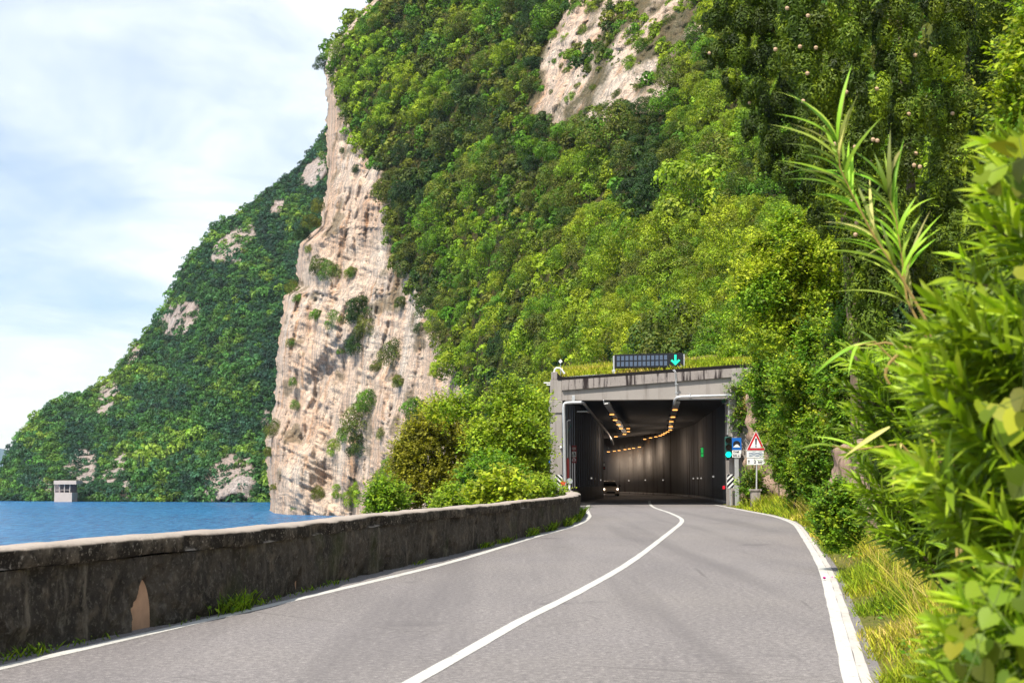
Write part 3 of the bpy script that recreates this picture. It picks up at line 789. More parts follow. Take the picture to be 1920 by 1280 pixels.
# gallery side: solid foot wall and closely set columns
m = (TLp[:,1] > PY+1.3)
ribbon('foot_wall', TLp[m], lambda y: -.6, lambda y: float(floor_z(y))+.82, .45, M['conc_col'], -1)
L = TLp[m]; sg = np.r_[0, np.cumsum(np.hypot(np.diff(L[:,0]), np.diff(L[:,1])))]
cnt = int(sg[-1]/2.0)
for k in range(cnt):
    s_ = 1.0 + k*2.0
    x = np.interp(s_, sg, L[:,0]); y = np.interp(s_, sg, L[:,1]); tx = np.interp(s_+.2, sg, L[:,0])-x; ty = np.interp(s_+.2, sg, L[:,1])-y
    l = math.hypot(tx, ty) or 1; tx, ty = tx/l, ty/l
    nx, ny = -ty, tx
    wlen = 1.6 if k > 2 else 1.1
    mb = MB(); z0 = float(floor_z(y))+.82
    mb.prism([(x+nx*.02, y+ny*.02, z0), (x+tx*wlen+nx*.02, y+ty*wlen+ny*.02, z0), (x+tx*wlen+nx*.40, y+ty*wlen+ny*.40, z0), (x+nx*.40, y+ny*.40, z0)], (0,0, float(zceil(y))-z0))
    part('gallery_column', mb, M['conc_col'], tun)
# pipes and trays fixed to the structure
PV = lambda u, v, dy=-.25: V(u, v, P0+dy)
mb = MB(); mb.tube([PV(1060,925),PV(1059.5,900),PV(1057.6,800),PV(1056.8,765),PV(1057.6,757.5),PV(1061,755),PV(1072,754.4),PV(1090,754)], .075, 10)
part('drain_pipe', mb, M['galv'], tun)
mb = MB(); mb.tube([PV(1088,754),PV(1094,755.5,.2),V(1106,770,76),V(1123,792,84),V(1140,812,94),V(1147,825,100),V(1149.5,833,103)], .075, 10)
part('drain_pipe', mb, M['galv_dull'], tun)
mb = MB(); pxbox(mb, 1072.4, 741, 1078, 754, P0-.3, .2, 0, .01); part('pipe_bracket', mb, M['galv'], tun)
mb = MB(); mb.tube([PV(1082,771,1.2),PV(1100,771,1.2),V(1104,773,76)], .04, 8); part('conduit', mb, M['galv_dull'], tun)
mb = MB(); mb.tube([PV(1264,757,.3),PV(1265,750.5,-.05),PV(1268.5,745.5,-.2),PV(1274,743.6,-.25),PV(1320,742.3),PV(1372,740.8)], .07, 10); part('conduit', mb, M['galv'], tun)
mb = MB(); mb.tube([PV(1271,748.6,-.12),PV(1367,747.6,-.12)], .03, 8); part('conduit', mb, M['galv_dull'], tun)
mb = MB(); mb.tube([PV(1366.5,746,-.1),PV(1367.2,752,-.1),PV(1365,800,-.1),PV(1364.2,818,-.1)], .025, 6); part('conduit', mb, M['galv'], tun)
for o_ in (0, 2.3):
    mb = MB(); mb.tube([PV(1258+o_*1.3,695.6,.2),PV(1262+o_,693.6-o_*.3,-.1),PV(1265+o_,697,-.22),PV(1266.3+o_*.8,712,-.2),PV(1267+o_*.8,742,-.2)], .018, 6); part('conduit', mb, M['galv'], tun)
mb = MB(); pxbox(mb, 1265.5, 719.5, 1271.5, 720.6, P0-.25, .06); pxbox(mb, 1265.8, 735.5, 1271.8, 736.6, P0-.25, .06); part('pipe_bracket', mb, M['galv'], tun)
mb = MB(); pxbox(mb, 1293.5, 736.5, 1295, 745, P0-.34, .3); pxbox(mb, 1364.3, 737.5, 1365.8, 745, P0-.34, .3); part('pipe_bracket', mb, M['galv'], tun)
for pts in ([(1131.5,750,-.1),(1132.5,757,.1),(1140,756,.1)],):
    mb = MB(); mb.tube([PV(*p) for p in pts], .025, 6); part('pipe_bracket', mb, M['galv'], tun)
def tray(pts):
    mb = MB()
    for (a_, b_) in zip(pts[:-1], pts[1:]):
        a_ = V(*a_); b_ = V(*b_)
        mb.prism([(a_.x-.16,a_.y,a_.z),(a_.x+.16,a_.y,a_.z),(a_.x+.16,a_.y,a_.z+.09),(a_.x-.16,a_.y,a_.z+.09)], b_-a_)
    part('cable_tray', mb, M['galv_dull'], tun)
tray([(1137,756,P0+.4),(1148,774,79.5),(1154,784,85.5),(1160.5,793,91),(1164.5,800,97),(1172,812,104)])
tray([(1269,755,P0+.4),(1266,765,75.5),(1262.5,779,83.5),(1259.5,787.5,89.5),(1258.5,796.5,95.5),(1257.5,803.5,101.5)])
mb = MB(); mb.tube([V(1019.5,717.6,P0+.3), V(1032.3,717.8,P0+.3)], .03, 8); part('pipe_stub', mb, M['sign_white'], tun)
mb = MB(); mb.tube([V(1024.8,721.3,P0+.3), V(1032.3,721.5,P0+.3)], .03, 8); part('pipe_stub', mb, M['sign_white'], tun)
mb = MB(); mb.tube([V(1039,697.5,P0+.25),V(1040.5,692,P0+.25),V(1043,689.8,P0+.25),V(1049,689.8,P0+.25),V(1052.5,692,P0+.25),V(1056,697,P0+.25),V(1058.5,700.5,P0+.25)], .045, 8); part('vent_pipe', mb, M['sign_white'], tun)
# white reflectors along the walls, with a faint glow of their own
for (u, v, off, P) in ((1109,896,.6,TLp),(1115,897,.6,TLp),(1126,899.5,.6,TLp),(1179,900.5,.5,TRp),(1210,899.5,.5,TRp),(1243,899.5,.5,TRp),(1300,896.5,.5,TRp),(1308,896,.5,TRp),(1314.5,896,.5,TRp),(1337.5,893,.5,TRp)):
    Y = min(wall_Y(u, P), 103) - off if P is TLp else wall_Y(u, P) - off
    if P is TLp: Y = {1109: 91, 1115: 95, 1126: 99}[u]
    p = V(u, v, Y); mb = MB(); mb.box((p.x-.05,p.y,p.z-.05),(p.x+.05,p.y+.03,p.z+.05), 0, .008); part('reflector', mb, M['stud'], tun)
# soil on the roof, rising to the slope
def roof_z(x):
    a_, b_ = V(1054, 709.5, P0), V(1400, 685.5, P0); return a_.z + (x-a_.x)/(b_.x-a_.x)*(b_.z-a_.z)
def roof():
    xs = np.linspace(V(1046,700,P0).x, 13.2, 40); ys = np.linspace(P0+.25, 90, 40)
    X, Yg = np.meshgrid(xs, ys, indexing='ij'); X = X + (Yg-P0)*.08*(X/12)
    zr = roof_z(np.clip(X, 0, 13)); q = np.clip((Yg-P0)/22, 0, 1)
    Z = zr + .06 + q*2.2 + fbm(X*.8, Yg*.8, 0, 3)*.12*np.clip((Yg-P0)*.6, 0, 1)
    co = np.stack([X, Yg, Z], -1).reshape(-1,3); nj, ni = X.shape; idx = np.arange(nj*ni).reshape(nj, ni)
    f = np.stack([idx[:-1,:-1], idx[1:,:-1], idx[1:,1:], idx[:-1,1:]], -1).reshape(-1,4)
    tag(np_obj('roof_soil', co, f, M['verge'], None, True), kind='structure')
roof()

# ------------------------------------------------------------------ sodium lamps inside the tunnel
LAMPS = [('left', [(1147.5,777,80),(1153.5,787.5,86),(1160,796,92),(1164.5,803.5,98),(1171,814,104),(1178,803.5,104),(1178,809,108),(1155,818.5,108)]),
         ('right', [(1266,768.5,76),(1262,782,84),(1259,790.5,90),(1258,799.5,96),(1257,806,102),(1252,809.5,106),(1247,812,109),(1243,814.5,112),(1238,816.8,115),(1230,818.8,118),(1220,820.8,121),(1209,823.2,125)]),
         ('far', [(1199,838,129),(1188,840,131),(1180,841.3,132.5),(1172,842.5,134),(1161,844.3,136),(1152,845.5,137.5),(1141,847,139)])]
ORD = ['first','second','third','fourth','fifth','sixth','seventh','eighth','ninth','tenth','eleventh','twelfth']
case0 = lens0 = None
for row, pts in LAMPS:
    for k, (u, v, Y) in enumerate(pts):
        Y = min(Y, wall_Y(u)-1.1); p = V(u, v, Y)
        where = {'left': 'over the left tunnel lane', 'right': 'over the right tunnel lane', 'far': 'on the far tunnel wall'}[row]
        r_ = empty('tunnel_lamp', p, f'lit orange lamp, {ORD[k]} from {"the portal" if row != "far" else "the right"} {where}', 'lamp', 'orange lamps under the tunnel ceiling')
        if case0 is None:
            mb = MB(); mb.box((-.26,.0,.035),(.26,.34,.13), 0, .02); mb.tube([(0,.17,.13),(0,.17,.42)], .02, 6); case0 = mb.build('housing', M['lamp_case'], r_, (0,0,0)); case0.location = (0,0,0)
            mb = MB(); mb.box((-.12,-.02,-.015),(.12,.20,.034), 0, .006); lens0 = mb.build('lens', M['lamp_on'], r_, (0,0,0)); lens0.location = (0,0,0)
        else:
            for q in (case0, lens0):
                c = q.copy(); link(c, r_)
        if (row == 'far' and k % 2 == 0) or (row == 'right' and k in (4, 7, 10)) or (row == 'left' and k in (3, 6)):
            ld = bpy.data.lights.new('glow', 'POINT'); ld.energy = 34; ld.color = (1, .80, .60); ld.shadow_soft_size = .25
            lo_ = bpy.data.objects.new('glow', ld); link(lo_, r_); lo_.location = (-.3, -1.6 if row == 'far' else .1, -.9)
# green escape sign on the right wall
p = V(1316.5, 847.5, 97.3)
ex = empty('exit_sign', p, 'narrow lit green escape sign on the right wall inside the tunnel', 'sign')
mb = MB(); mb.box((p.x-.11,p.y,p.z-.34),(p.x+.11,p.y+.08,p.z+.34), 0, .01); mb.build('housing', M['green_housing'], ex)
mb = MB(); mb.box((p.x-.085,p.y-.012,p.z-.06),(p.x+.085,p.y-.004,p.z+.31)); mb.box((p.x-.085,p.y-.012,p.z-.31),(p.x+.085,p.y-.004,p.z-.1)); mb.build('lit_panel', M['exit_green'], ex)

# ------------------------------------------------------------------ text
def text(body, cx, cz, y, size, mat, name, root, width=None):
    cu = bpy.data.curves.new(name, 'FONT'); cu.body = body; cu.size = size; cu.align_x = 'CENTER'; cu.align_y = 'CENTER'; cu.extrude = .004; cu.offset = .004*size/.2
    o = bpy.data.objects.new(name, cu); COL.objects.link(o)
    dg = bpy.context.evaluated_depsgraph_get(); me = bpy.data.meshes.new_from_object(o.evaluated_get(dg))
    bpy.data.objects.remove(o); bpy.data.curves.remove(cu)
    me.materials.clear(); me.materials.append(mat); me.name = name
    q = bpy.data.objects.new(name, me); link(q, root)
    q.rotation_euler = (R(90), 0, 0); q.location = Vector((cx, y, cz)) - root.location
    if width:
        w_ = max(v.co.x for v in me.vertices)-min(v.co.x for v in me.vertices); s_ = width/w_
        for v in me.vertices: v.co.x *= s_
    return q

# ------------------------------------------------------------------ lane signal board on the roof
Yb = P0+.55
base = V(1217, 700, Yb)
vms = empty('message_board', base, 'long black electronic message board with a green down arrow on the portal roof', 'sign board')
mb = MB(); quadpx(mb, [(1152.6,690),(1281.2,687.6),(1280.4,661),(1152.2,664.4)], Yb, .35); mb.build('board', M['black'], vms)
for r_ in range(2):
    for c in range(12):
        u = 1156.6 + c*8.05; v = (667.3 if r_ == 0 else 678.2) - c*.16
        mb = MB(); quadpx(mb, [(u,v+8.6),(u+5.6,v+8.5),(u+5.6,v),(u,v+.1)], Yb-.014, .012); mb.build('display_cell', M['cell'], vms)
mb = MB()
AR = [(1264.4,664.8),(1268.4,664.7),(1268.4,677.0),(1272.6,673.2),(1275.4,675.6),(1266.4,684.6),(1257.4,676.2),(1260.2,673.6),(1264.4,677.2)]
quadpx(mb, AR[::-1], Yb-.016, .014); mb.build('down_arrow', M['arrow_green'], vms)
for (u, dv) in ((1151.0, 0), (1282.5, -3.2)):
    mb = MB(); pxbox(mb, u-1.3, 667+dv, u+1.3, 694+dv, Yb+.05, .12, 0, .01); pxbox(mb, u-2.9, 693.5+dv, u+3.1, 699+dv+3, Yb, .3, 0, .02); mb.build('post', M['galv'], vms)
mb = MB(); pxbox(mb, 1274.5, 686.2, 1279.5, 687.2, Yb-.02, .018); mb.build('maker_plate', M['sign_white'], vms)
# little white beacon on a thin pole at the left roof end
p = V(1050.8, 705, P0+.5)
bc = empty('roof_beacon', p, 'small white diamond shaped beacon on a thin pole above the left roof end', 'beacon')
mb = MB(); mb.tube([V(1051,706,P0+.5), V(1051.3,680,P0+.5)], .018, 6); mb.build('pole', M['galv_dull'], bc)
mb = MB(); quadpx(mb, [(1047.2,677.2),(1050.6,681.2),(1054.6,677.4),(1051.2,672.8)], P0+.44, .12); mb.build('head', M['sign_white'], bc)

# ------------------------------------------------------------------ traffic light
Yt = P0-.45
p = V(1366, 860, Yt)
tl = empty('traffic_light', p, 'dark green traffic light with its lowest green lamp lit on the right portal column', 'traffic light')
mb = MB(); pxbox(mb, 1360, 818, 1372.3, 859, Yt, .22, 0, .03); mb.build('housing', M['green_housing'], tl)
for k, (v, mt) in enumerate(((825.3,'lens_dark'),(838.3,'lens_dark'),(851.6,'lens_green'))):
    c = V(1365.8, v, Yt); r_ = 5.1/38.4
    mb = MB(); mb.disc(c, r_, (0,-1,0), .025, 24); ln = mb.build('lens', M[mt], tl)
    mb = MB()
    n = 14; vs = []; fs = []
    for i in range(n+1):
        an = R(-20 + 220*i/n); dx, dz = math.cos(an)*r_*1.13, math.sin(an)*r_*1.13
        vs += [c+Vector((dx,-.01,dz)), c+Vector((dx,-.20 if 2 < i < n-2 else -.10,dz))]
    for i in range(n): fs.append((2*i,2*i+1,2*i+3,2*i+2))
    mb.add(vs, fs); h = mb.build('visor', M['black'], ln, (0,0,0)); h.location = -Vector(tl.location)+Vector((0,0,0))
    # visor keeps world coordinates: cancel both parents
mb = MB(); pxbox(mb, 1363, 814.5, 1366, 818, Yt+.05, .4); pxbox(mb, 1364, 859, 1367, 862.5, Yt+.05, .4); mb.build('bracket', M['black'], tl)
for q in [o for o in bpy.data.objects if o.name.startswith('visor')]: q.location = -Vector(tl.location)

# ------------------------------------------------------------------ blue tunnel sign with two plates
Ys = P0-.62
p = V(1381, 945, Ys)
ts = empty('tunnel_sign', p, 'blue tunnel sign over two small white plates on a pale post beside the traffic light', 'sign')
mb = MB(); pxbox(mb, 1378.8, 822, 1384.6, 950, Ys+.05, .10, 0, .01); mb.build('post', M['galv'], ts)
mb = MB(); pxbox(mb, 1372.8, 820.4, 1390, 843.2, Ys, .03, 0); fc = mb.build('blue_panel', M['sign_blue'], ts)
mb = MB()
arch = [(1374.6,836.5)] + [(1381.2-6.6*math.cos(t_), 831.5-5.6*math.sin(t_)) for t_ in np.linspace(0, math.pi, 12)] + [(1387.8,836.5)]
quadpx(mb, arch, Ys-.008, .006); mb.build('arch_symbol', M['sign_black'], ts)
mb = MB(); quadpx(mb, [(1374.2,838.2),(1388.6,838.2),(1383.2,832.8),(1380.0,832.8)], Ys-.013, .006); mb.build('road_symbol', M['sign_white'], ts)
mb = MB(); pxbox(mb, 1373, 843.6, 1390, 850.2, Ys, .03); mb.build('name_plate', M['sign_white'], ts)
mb = MB(); pxbox(mb, 1373, 850.7, 1388.4, 857, Ys, .03); mb.build('length_plate', M['sign_white'], ts)
c = V(1380.2, 846.6, Ys); text('Crnall', c.x, c.z, Ys-.006, .13, M['sign_black'], 'lettering', ts, .27)
c = V(1380.4, 853.8, Ys); text('342 m', c.x, c.z, Ys-.006, .13, M['sign_black'], 'lettering', ts, .31)

# ------------------------------------------------------------------ triangular warning sign
Yw = 64.0
gx = V(1418, 948, Yw).x
p = Vector((gx, Yw, ground_right(gx, Yw)-.02))
wsn = empty('warning_sign', p, 'red bordered warning triangle above two white plates on a pole in a concrete block', 'sign')
mb = MB(); quadpx(mb, [(1399.2,844.3),(1435.6,844.3),(1417.4,807.2)], Yw, .03); mb.build('white_rim', M['sign_white'], wsn)
def tri(sc): 
    cx, cy = 1417.4, 832.3
    return [(cx+(u-cx)*sc, cy+(v-cy)*sc) for u, v in ((1399.2,844.3),(1435.6,844.3),(1417.4,807.2))]
mb = MB(); quadpx(mb, tri(.93), Yw-.008, .006); mb.build('red_border', M['sign_red'], wsn)
mb = MB(); quadpx(mb, tri(.60), Yw-.016, .006); mb.build('white_field', M['sign_white'], wsn)
mb = MB(); quadpx(mb, [(1416.4,833.8),(1418.4,833.8),(1419.2,821.5),(1415.8,821.5)], Yw-.024, .006); mb.disc(V(1417.4,836.6,Yw-.018), .032, (0,-1,0), .006, 12); mb.build('exclamation_mark', M['sign_black'], wsn)
mb = MB(); pxbox(mb, 1400.2, 845.4, 1432, 857.4, Yw, .03); mb.build('wave_plate', M['sign_white'], wsn)
mb = MB(); pxbox(mb, 1400.8, 859, 1433.6, 871, Yw, .03); mb.build('distance_plate', M['sign_white'], wsn)
mb = MB(); pxbox(mb, 1401, 857.5, 1433, 858.9, Yw+.005, .02); mb.build('frame', M['galv_dull'], wsn)
for k in range(3):
    v0 = 848.4 + k*2.8; top = []; bot = []
    for i in range(25):
        u = 1403.8 + i*(1429.6-1403.8)/24; dv = .75*math.sin(i/24*math.pi*4)
        top.append((u, v0-.55+dv)); bot.append((u, v0+.55+dv))
    mb = MB()
    for i in range(24): quadpx(mb, [bot[i], bot[i+1], top[i+1], top[i]], Yw-.008, .006)
    mb.build('wave_mark', M['sign_ink'], wsn)
mb = MB(); quadpx(mb, [(1403.6,869),(1404.8,869),(1404.8,864.4),(1406,864.4),(1404.2,861.6),(1402.4,864.4),(1403.6,864.4)], Yw-.008, .006); mb.build('up_arrow', M['sign_black'], wsn)
c = V(1415.4, 865.4, Yw); text('2', c.x, c.z, Yw-.006, .20, M['sign_black'], 'lettering', wsn)
c = V(1425.2, 865.9, Yw); text('km', c.x, c.z, Yw-.006, .15, M['sign_black'], 'lettering', wsn)
mb = MB(); mb.tube([V(1419,872,Yw+.06), V(1419.4,812,Yw+.06)], .035, 8); mb.tube([V(1418.4,925,Yw+.06), V(1419,872,Yw+.06)], .035, 8); mb.build('pole', M['galv'], wsn)
mb = MB(); a = V(1410, 951, Yw-.15); b = V(1426.6, 920.5, Yw-.15); mb.box((a.x, Yw-.12, p.z-.1), (b.x, Yw+.3, b.z), 0, .03); mb.box((a.x-.05, Yw-.16, b.z+.001), (b.x+.05, Yw+.34, b.z+.09), 0, .02); mb.build('concrete_block', M['conc_band'], wsn)

# ------------------------------------------------------------------ striped hazard boards
def hazard(u0, v0, u1, v1, Y, lean, label):
    p = V((u0+u1)/2, 950, Y); r_ = empty('hazard_board', p, label, 'hazard board', 'black and white striped boards beside the portal')
    mb = MB(); pxbox(mb, u0, v0, u1, v1, Y, .03); mb.build('white_board', M['sign_white'], r_)
    wd, hg = u1-u0, v1-v0; n = 4; per = (hg + wd)/n
    for k in range(n+1):
        s0 = v0 - wd + k*per + per*.15; s1 = s0 + per*.5
        quad = [(u0, s0+wd), (u1, s0), (u1, s1), (u0, s1+wd)] if lean > 0 else [(u0, s0), (u1, s0+wd), (u1, s1+wd), (u0, s1)]
        # clip to the board
        poly = quad
        for sign, lim in ((1, v0), (-1, v1)):
            out = []
            for i in range(len(poly)):
                A_, B_ = poly[i], poly[(i+1) % len(poly)]
                ia, ib = sign*(A_[1]-lim) >= 0, sign*(B_[1]-lim) >= 0
                if ia: out.append(A_)
                if ia != ib:
                    q = (lim-A_[1])/(B_[1]-A_[1]); out.append((A_[0]+(B_[0]-A_[0])*q, lim))
            poly = out
            if not poly: break
        if len(poly) >= 3:
            mb = MB(); quadpx(mb, poly[::-1] if lean > 0 else poly[::-1], Y-.008, .006); mb.build('black_stripe', M['sign_black'], r_)
    mb = MB(); mb.tube([((p.x), Y+.06, V(u0, v1, Y).z+.3), (p.x, Y+.06, -.1)], .03, 8); mb.build('post', M['galv'], r_)
hazard(1041, 889.5, 1054.6, 911, P0-.7, -1, 'black and white striped board by the left portal column, stripes falling to the right')
hazard(1363.2, 888.8, 1376.4, 914.6, P0-.5, 1, 'black and white striped board on the right portal column, stripes rising to the right')
# red and white round markers near the left column
p = V(1068, 930, P0-.6)
rd = empty('round_sign', p, 'round grey back of a small sign on a short white post by the left column', 'sign')
mb = MB(); mb.disc(V(1068,901.5,P0-.6), 5.4/38.4, (0,1,0), .03, 28); mb.build('disc', M['sign_back'], rd)
mb = MB(); a = V(1067.5,906,P0-.55); mb.box((a.x-.045,P0-.57,-.1),(a.x+.045,P0-.5,a.z), 0, .01); mb.build('post', M['sign_white'], rd)
p = V(1056, 905.5, P0-.76)
mb = MB()
sp_ = []
for i in range(10):
    rr = (.15 if i % 2 == 0 else .085); an = R(90+36*i); sp_.append((p.x+rr*math.cos(an), p.y, p.z+rr*math.sin(an)))
mb.prism(sp_[::-1], (0,.05,0)); o = mb.build('red_marker', M['reflector'], None, p)
tag(o, 'bright red star shaped marker at the foot of the left portal pipe', 'marker')
p = V(1357.3, 913.6, P0-.16); mb = MB(); mb.box((p.x-.06,p.y,p.z-.08),(p.x+.06,p.y+.06,p.z+.08), 0, .015); o = mb.build('red_reflector', M['reflector'], None, p)
tag(o, 'small red reflector low on the inner edge of the right portal column', 'reflector')
# hydrant post and SOS panel
p = V(1064.6, 897, P0+1.0)
hp = empty('fire_hose_post', p, 'upright red cylinder on a thin white pipe just inside the left portal column', 'fire post')
mb = MB(); mb.tube([V(1064.6,896,P0+1), V(1064.4,862,P0+1), V(1064.2,858,P0+1)], [.075,.075,.03], 12); mb.build('cylinder', M['red_pipe'], hp)
mb = MB(); mb.tube([V(1064.2,858,P0+1.0), V(1063.2,790,P0+1.0), V(1066,787.5,P0+1.0), V(1070,787.5,P0+1.0)], .03, 8); mb.build('pipe', M['galv'], hp)
mb = MB(); mb.tube([V(1063.4,812,P0+1.0), V(1071,796,P0+1.3)], .025, 6); mb.build('strut', M['green_housing'], hp)
Yq = 75.0; p = V(1076, 867, Yq)
sos = empty('sos_panel', p, 'tall dark red SOS panel with telephone and extinguisher pictures on the gallery columns', 'sign')
mb = MB(); pxbox(mb, 1071, 834.4, 1081, 867.6, Yq, .06, 0, .01); mb.build('panel', M['dark_red'], sos)
c = V(1076, 840.6, Yq); text('SOS', c.x, c.z, Yq-.006, .17, M['sign_white'], 'lettering', sos, .20)
mb = MB(); pxbox(mb, 1072, 846.2, 1080.2, 856.4, Yq-.008, .006); mb.build('white_field', M['sign_white'], sos)
mb = MB(); quadpx(mb, [(1073.2,854.6),(1075.4,855),(1075,850.6),(1073.6,850.8)], Yq-.015, .006); quadpx(mb, [(1075.8,847.6),(1077.6,847.2),(1079.4,853.4),(1077.8,855.2)], Yq-.015, .006); mb.build('telephone_picture', M['sign_black'], sos)
mb = MB(); mb.disc(V(1076.1,861.6,Yq-.001), .105, (0,-1,0), .008, 24); mb.build('round_field', M['sign_white'], sos)
mb = MB(); pxbox(mb, 1075, 859.4, 1077.2, 864.4, Yq-.018, .006); mb.build('extinguisher_picture', M['sign_red'], sos)
# second small pictogram panel deeper inside
Yq2 = 100.5; p = V(1132.6, 880, Yq2); sp2 = empty('emergency_panel', p, 'small black and white emergency panel deep inside on the gallery side', 'sign')
mb = MB(); pxbox(mb, 1130.8, 866, 1134.8, 880, Yq2, .05); mb.build('panel', M['sign_black'], sp2)
mb = MB(); pxbox(mb, 1131.6, 868, 1134.2, 873.5, Yq2-.01, .008); mb.build('white_field', M['sign_back'], sp2)
mb = MB(); mb.disc(V(1132.7,876.8,Yq2-.001), .05, (0,-1,0), .008, 16); mb.build('round_field', M['dark_red'], sp2)
# blue signs peeping out behind the left column
Yz = P0+.5; p = V(1030, 868, Yz); bs = empty('blue_sign', p, 'two blue panels one above the other half hidden behind the left portal column', 'sign')
mb = MB(); quadpx(mb, [(1027,841.6),(1033.2,841.6),(1033.2,819),(1029.5,824),(1027,831)], Yz, .03); mb.build('upper_panel', M['sign_blue'], bs)
mb = MB(); quadpx(mb, [(1028,867.5),(1033.2,867.5),(1033.2,857),(1030,862)], Yz, .03); mb.build('lower_panel', M['sign_blue'], bs)
mb = MB(); mb.tube([V(1033,830,Yz+.05), V(1036,830,Yz+.05)], .03, 6); mb.tube([V(1033,863,Yz+.05), V(1036,863,Yz+.05)], .03, 6); mb.build('bracket', M['galv_dull'], bs)
# floodlight under the beam on the right
p = V(1357, 752, P0+.5); fl = empty('floodlight', p, 'small round green grey floodlight under the beam near the right column', 'floodlight')
mb = MB(); mb.tube([p+Vector((0,-.05,0)), p+Vector((0,.0,0)), p+Vector((0,.2,0))], [.10,.115,.06], 16); mb.build('head', M['green_housing'], fl)
mb = MB(); mb.tube([V(1355,755.8,P0+.6), V(1366.5,755.8,P0+.6)], .02, 6); mb.build('arm', M['galv'], fl)
# small white camera box on the left column
p = V(1052, 838.5, P0-.13); mb = MB(); mb.box((p.x-.05,p.y,p.z-.05),(p.x+.05,p.y+.13,p.z+.07), 0, .015); mb.tube([p+Vector((0,0,.02)), p+Vector((0,-.08,.0))], .025, 8); o = mb.build('wall_sensor', M['sign_white'], None, p); tag(o, 'tiny white sensor box halfway up the left portal column', 'sensor')

# ------------------------------------------------------------------ oncoming car in the tunnel
def car():
    Yc = 114.0; cx = float(at(1145.2, 920, Yc)[0]); z0 = float(floor_z(Yc)); k_ = .83
    r_ = empty('oncoming_car', (cx, Yc, z0), 'beige silver hatchback with its headlights on coming out of the tunnel', 'car')
    W = .86
    # stations from the nose (y 0) to the tail, ring of half outline (x, z)
    st = [(-.02, [(.0,.30),(.52,.30),(.60,.36),(.62,.52),(.50,.62),(.0,.64)]),
          (.10, [(.0,.22),(.66,.22),(.76,.32),(.78,.58),(.62,.72),(.0,.75)]),
          (.45, [(.0,.20),(.74,.20),(.84,.30),(.86,.66),(.70,.84),(.0,.88)]),
          (1.05,[(.0,.20),(.76,.20),(.86,.30),(.87,.74),(.76,.93),(.0,.98)]),
          (1.9, [(.0,.20),(.76,.20),(.87,.30),(.87,.80),(.80,.95),(.0,1.00)]),
          (3.3, [(.0,.20),(.76,.20),(.86,.30),(.86,.82),(.78,.98),(.0,1.02)]),
          (3.85,[(.0,.30),(.66,.30),(.74,.38),(.74,.80),(.68,.92),(.0,.96)])]
    def loft(st, mat, name, par=r_, cap=True):
        vs = []; fs = []; nr = len(st[0][1])*2-2
        for y, h in st:
            ring = [(x, z) for x, z in h] + [(-x, z) for x, z in h[-2:0:-1]]
            vs += [(x*k_+cx, y+Yc, z*k_+z0) for x, z in ring]
        for i in range(len(st)-1):
            for j in range(nr):
                j2 = (j+1) % nr; fs.append((i*nr+j, (i+1)*nr+j, (i+1)*nr+j2, i*nr+j2))
        if cap: fs.append(tuple(range(nr))); fs.append(tuple(range((len(st)-1)*nr, len(st)*nr))[::-1])
        mb = MB(); mb.add(vs, fs, 0, True); return mb.build(name, mat, par)
    loft(st, M['car_paint'], 'body')
    cab = [(.92, [(.0,.92),(.70,.92),(.72,.95),(.0,.97)]), (1.65,[(.0,.92),(.78,.92),(.56,1.40),(.0,1.44)]), (2.9,[(.0,.94),(.78,.94),(.56,1.42),(.0,1.46)]), (3.7,[(.0,.9),(.70,.9),(.60,1.05),(.0,1.08)])]
    loft([(y+.0, [(x*.985, z-.02) for x, z in h]) for y, h in cab], M['glass_dark'], 'windows')
    loft([(1.6,[(.0,1.40),(.55,1.37),(.56,1.40),(.0,1.45)]),(2.0,[(.0,1.42),(.57,1.39),(.57,1.42),(.0,1.475)]),(2.95,[(.0,1.42),(.56,1.39),(.56,1.42),(.0,1.47)])], M['car_paint'], 'roof')
    def bx(name, a, b, mat, c=.02, par=r_):
        mb = MB(); mb.box((cx+a[0]*k_, Yc+a[1], z0+a[2]*k_), (cx+b[0]*k_, Yc+b[1], z0+b[2]*k_), 0, c); return mb.build(name, mat, par)
    bx('grille', (-.42,-.045,.30), (.42,.02,.44), M['black']); bx('number_plate', (-.25,-.055,.45), (.25,-.03,.55), M['sign_back'], .005)
    for s_ in (-1, 1):
        bx('headlight', (s_*.58,-.005,.63), (s_*.74,.16,.74), M['headlight'], .03)
        bx('mirror', (s_*.88,1.1,.93), (s_*1.06,1.22,1.06), M['black'], .03)
        for y in (.75, 3.15):
            mb = MB(); mb.tube([(cx+s_*.66*k_, Yc+y, z0+.29), (cx+s_*.85*k_, Yc+y, z0+.29)], .29, 20); wh = mb.build('wheel', M['tyre'], r_)
            mb = MB(); mb.tube([(s_*.84*k_, y, .29), (s_*.862*k_, y, .29)], .18, 16); mb.build('rim', M['galv_dull'], wh, (0,0,0))
    o = [q for q in r_.children if q.name.startswith('mirror')][-1]
car()

# ------------------------------------------------------------------ pillared lakeside building far away
def villa():
    Yv = 618.0; p = V(121, 937, Yv)
    r_ = empty('lakeside_gallery', (p.x, Yv, WZ), 'pale flat roofed pillared gallery standing at the water on the far shore', 'building')
    def b(name, u0, v0, u1, v1, dy, dep, mat): mb = MB(); pxbox(mb, u0, v0, u1, v1, Yv+dy, dep); mb.build(name, mat, r_)
    b('base_wall', 101.5, 923, 135, 944, 0, 8, M['villa']); b('roof', 100.5, 900.5, 143, 907.5, -.4, 9, M['villa'])
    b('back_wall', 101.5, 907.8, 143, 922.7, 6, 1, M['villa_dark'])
    for u in (102.6, 111.2, 120.6, 130.8): b('pillar', u-.9, 907.6, u+.9, 922.8, .3, .6, M['villa'])
    b('railing', 103.8, 917.4, 130, 918.2, .5, .2, M['villa'])
villa()
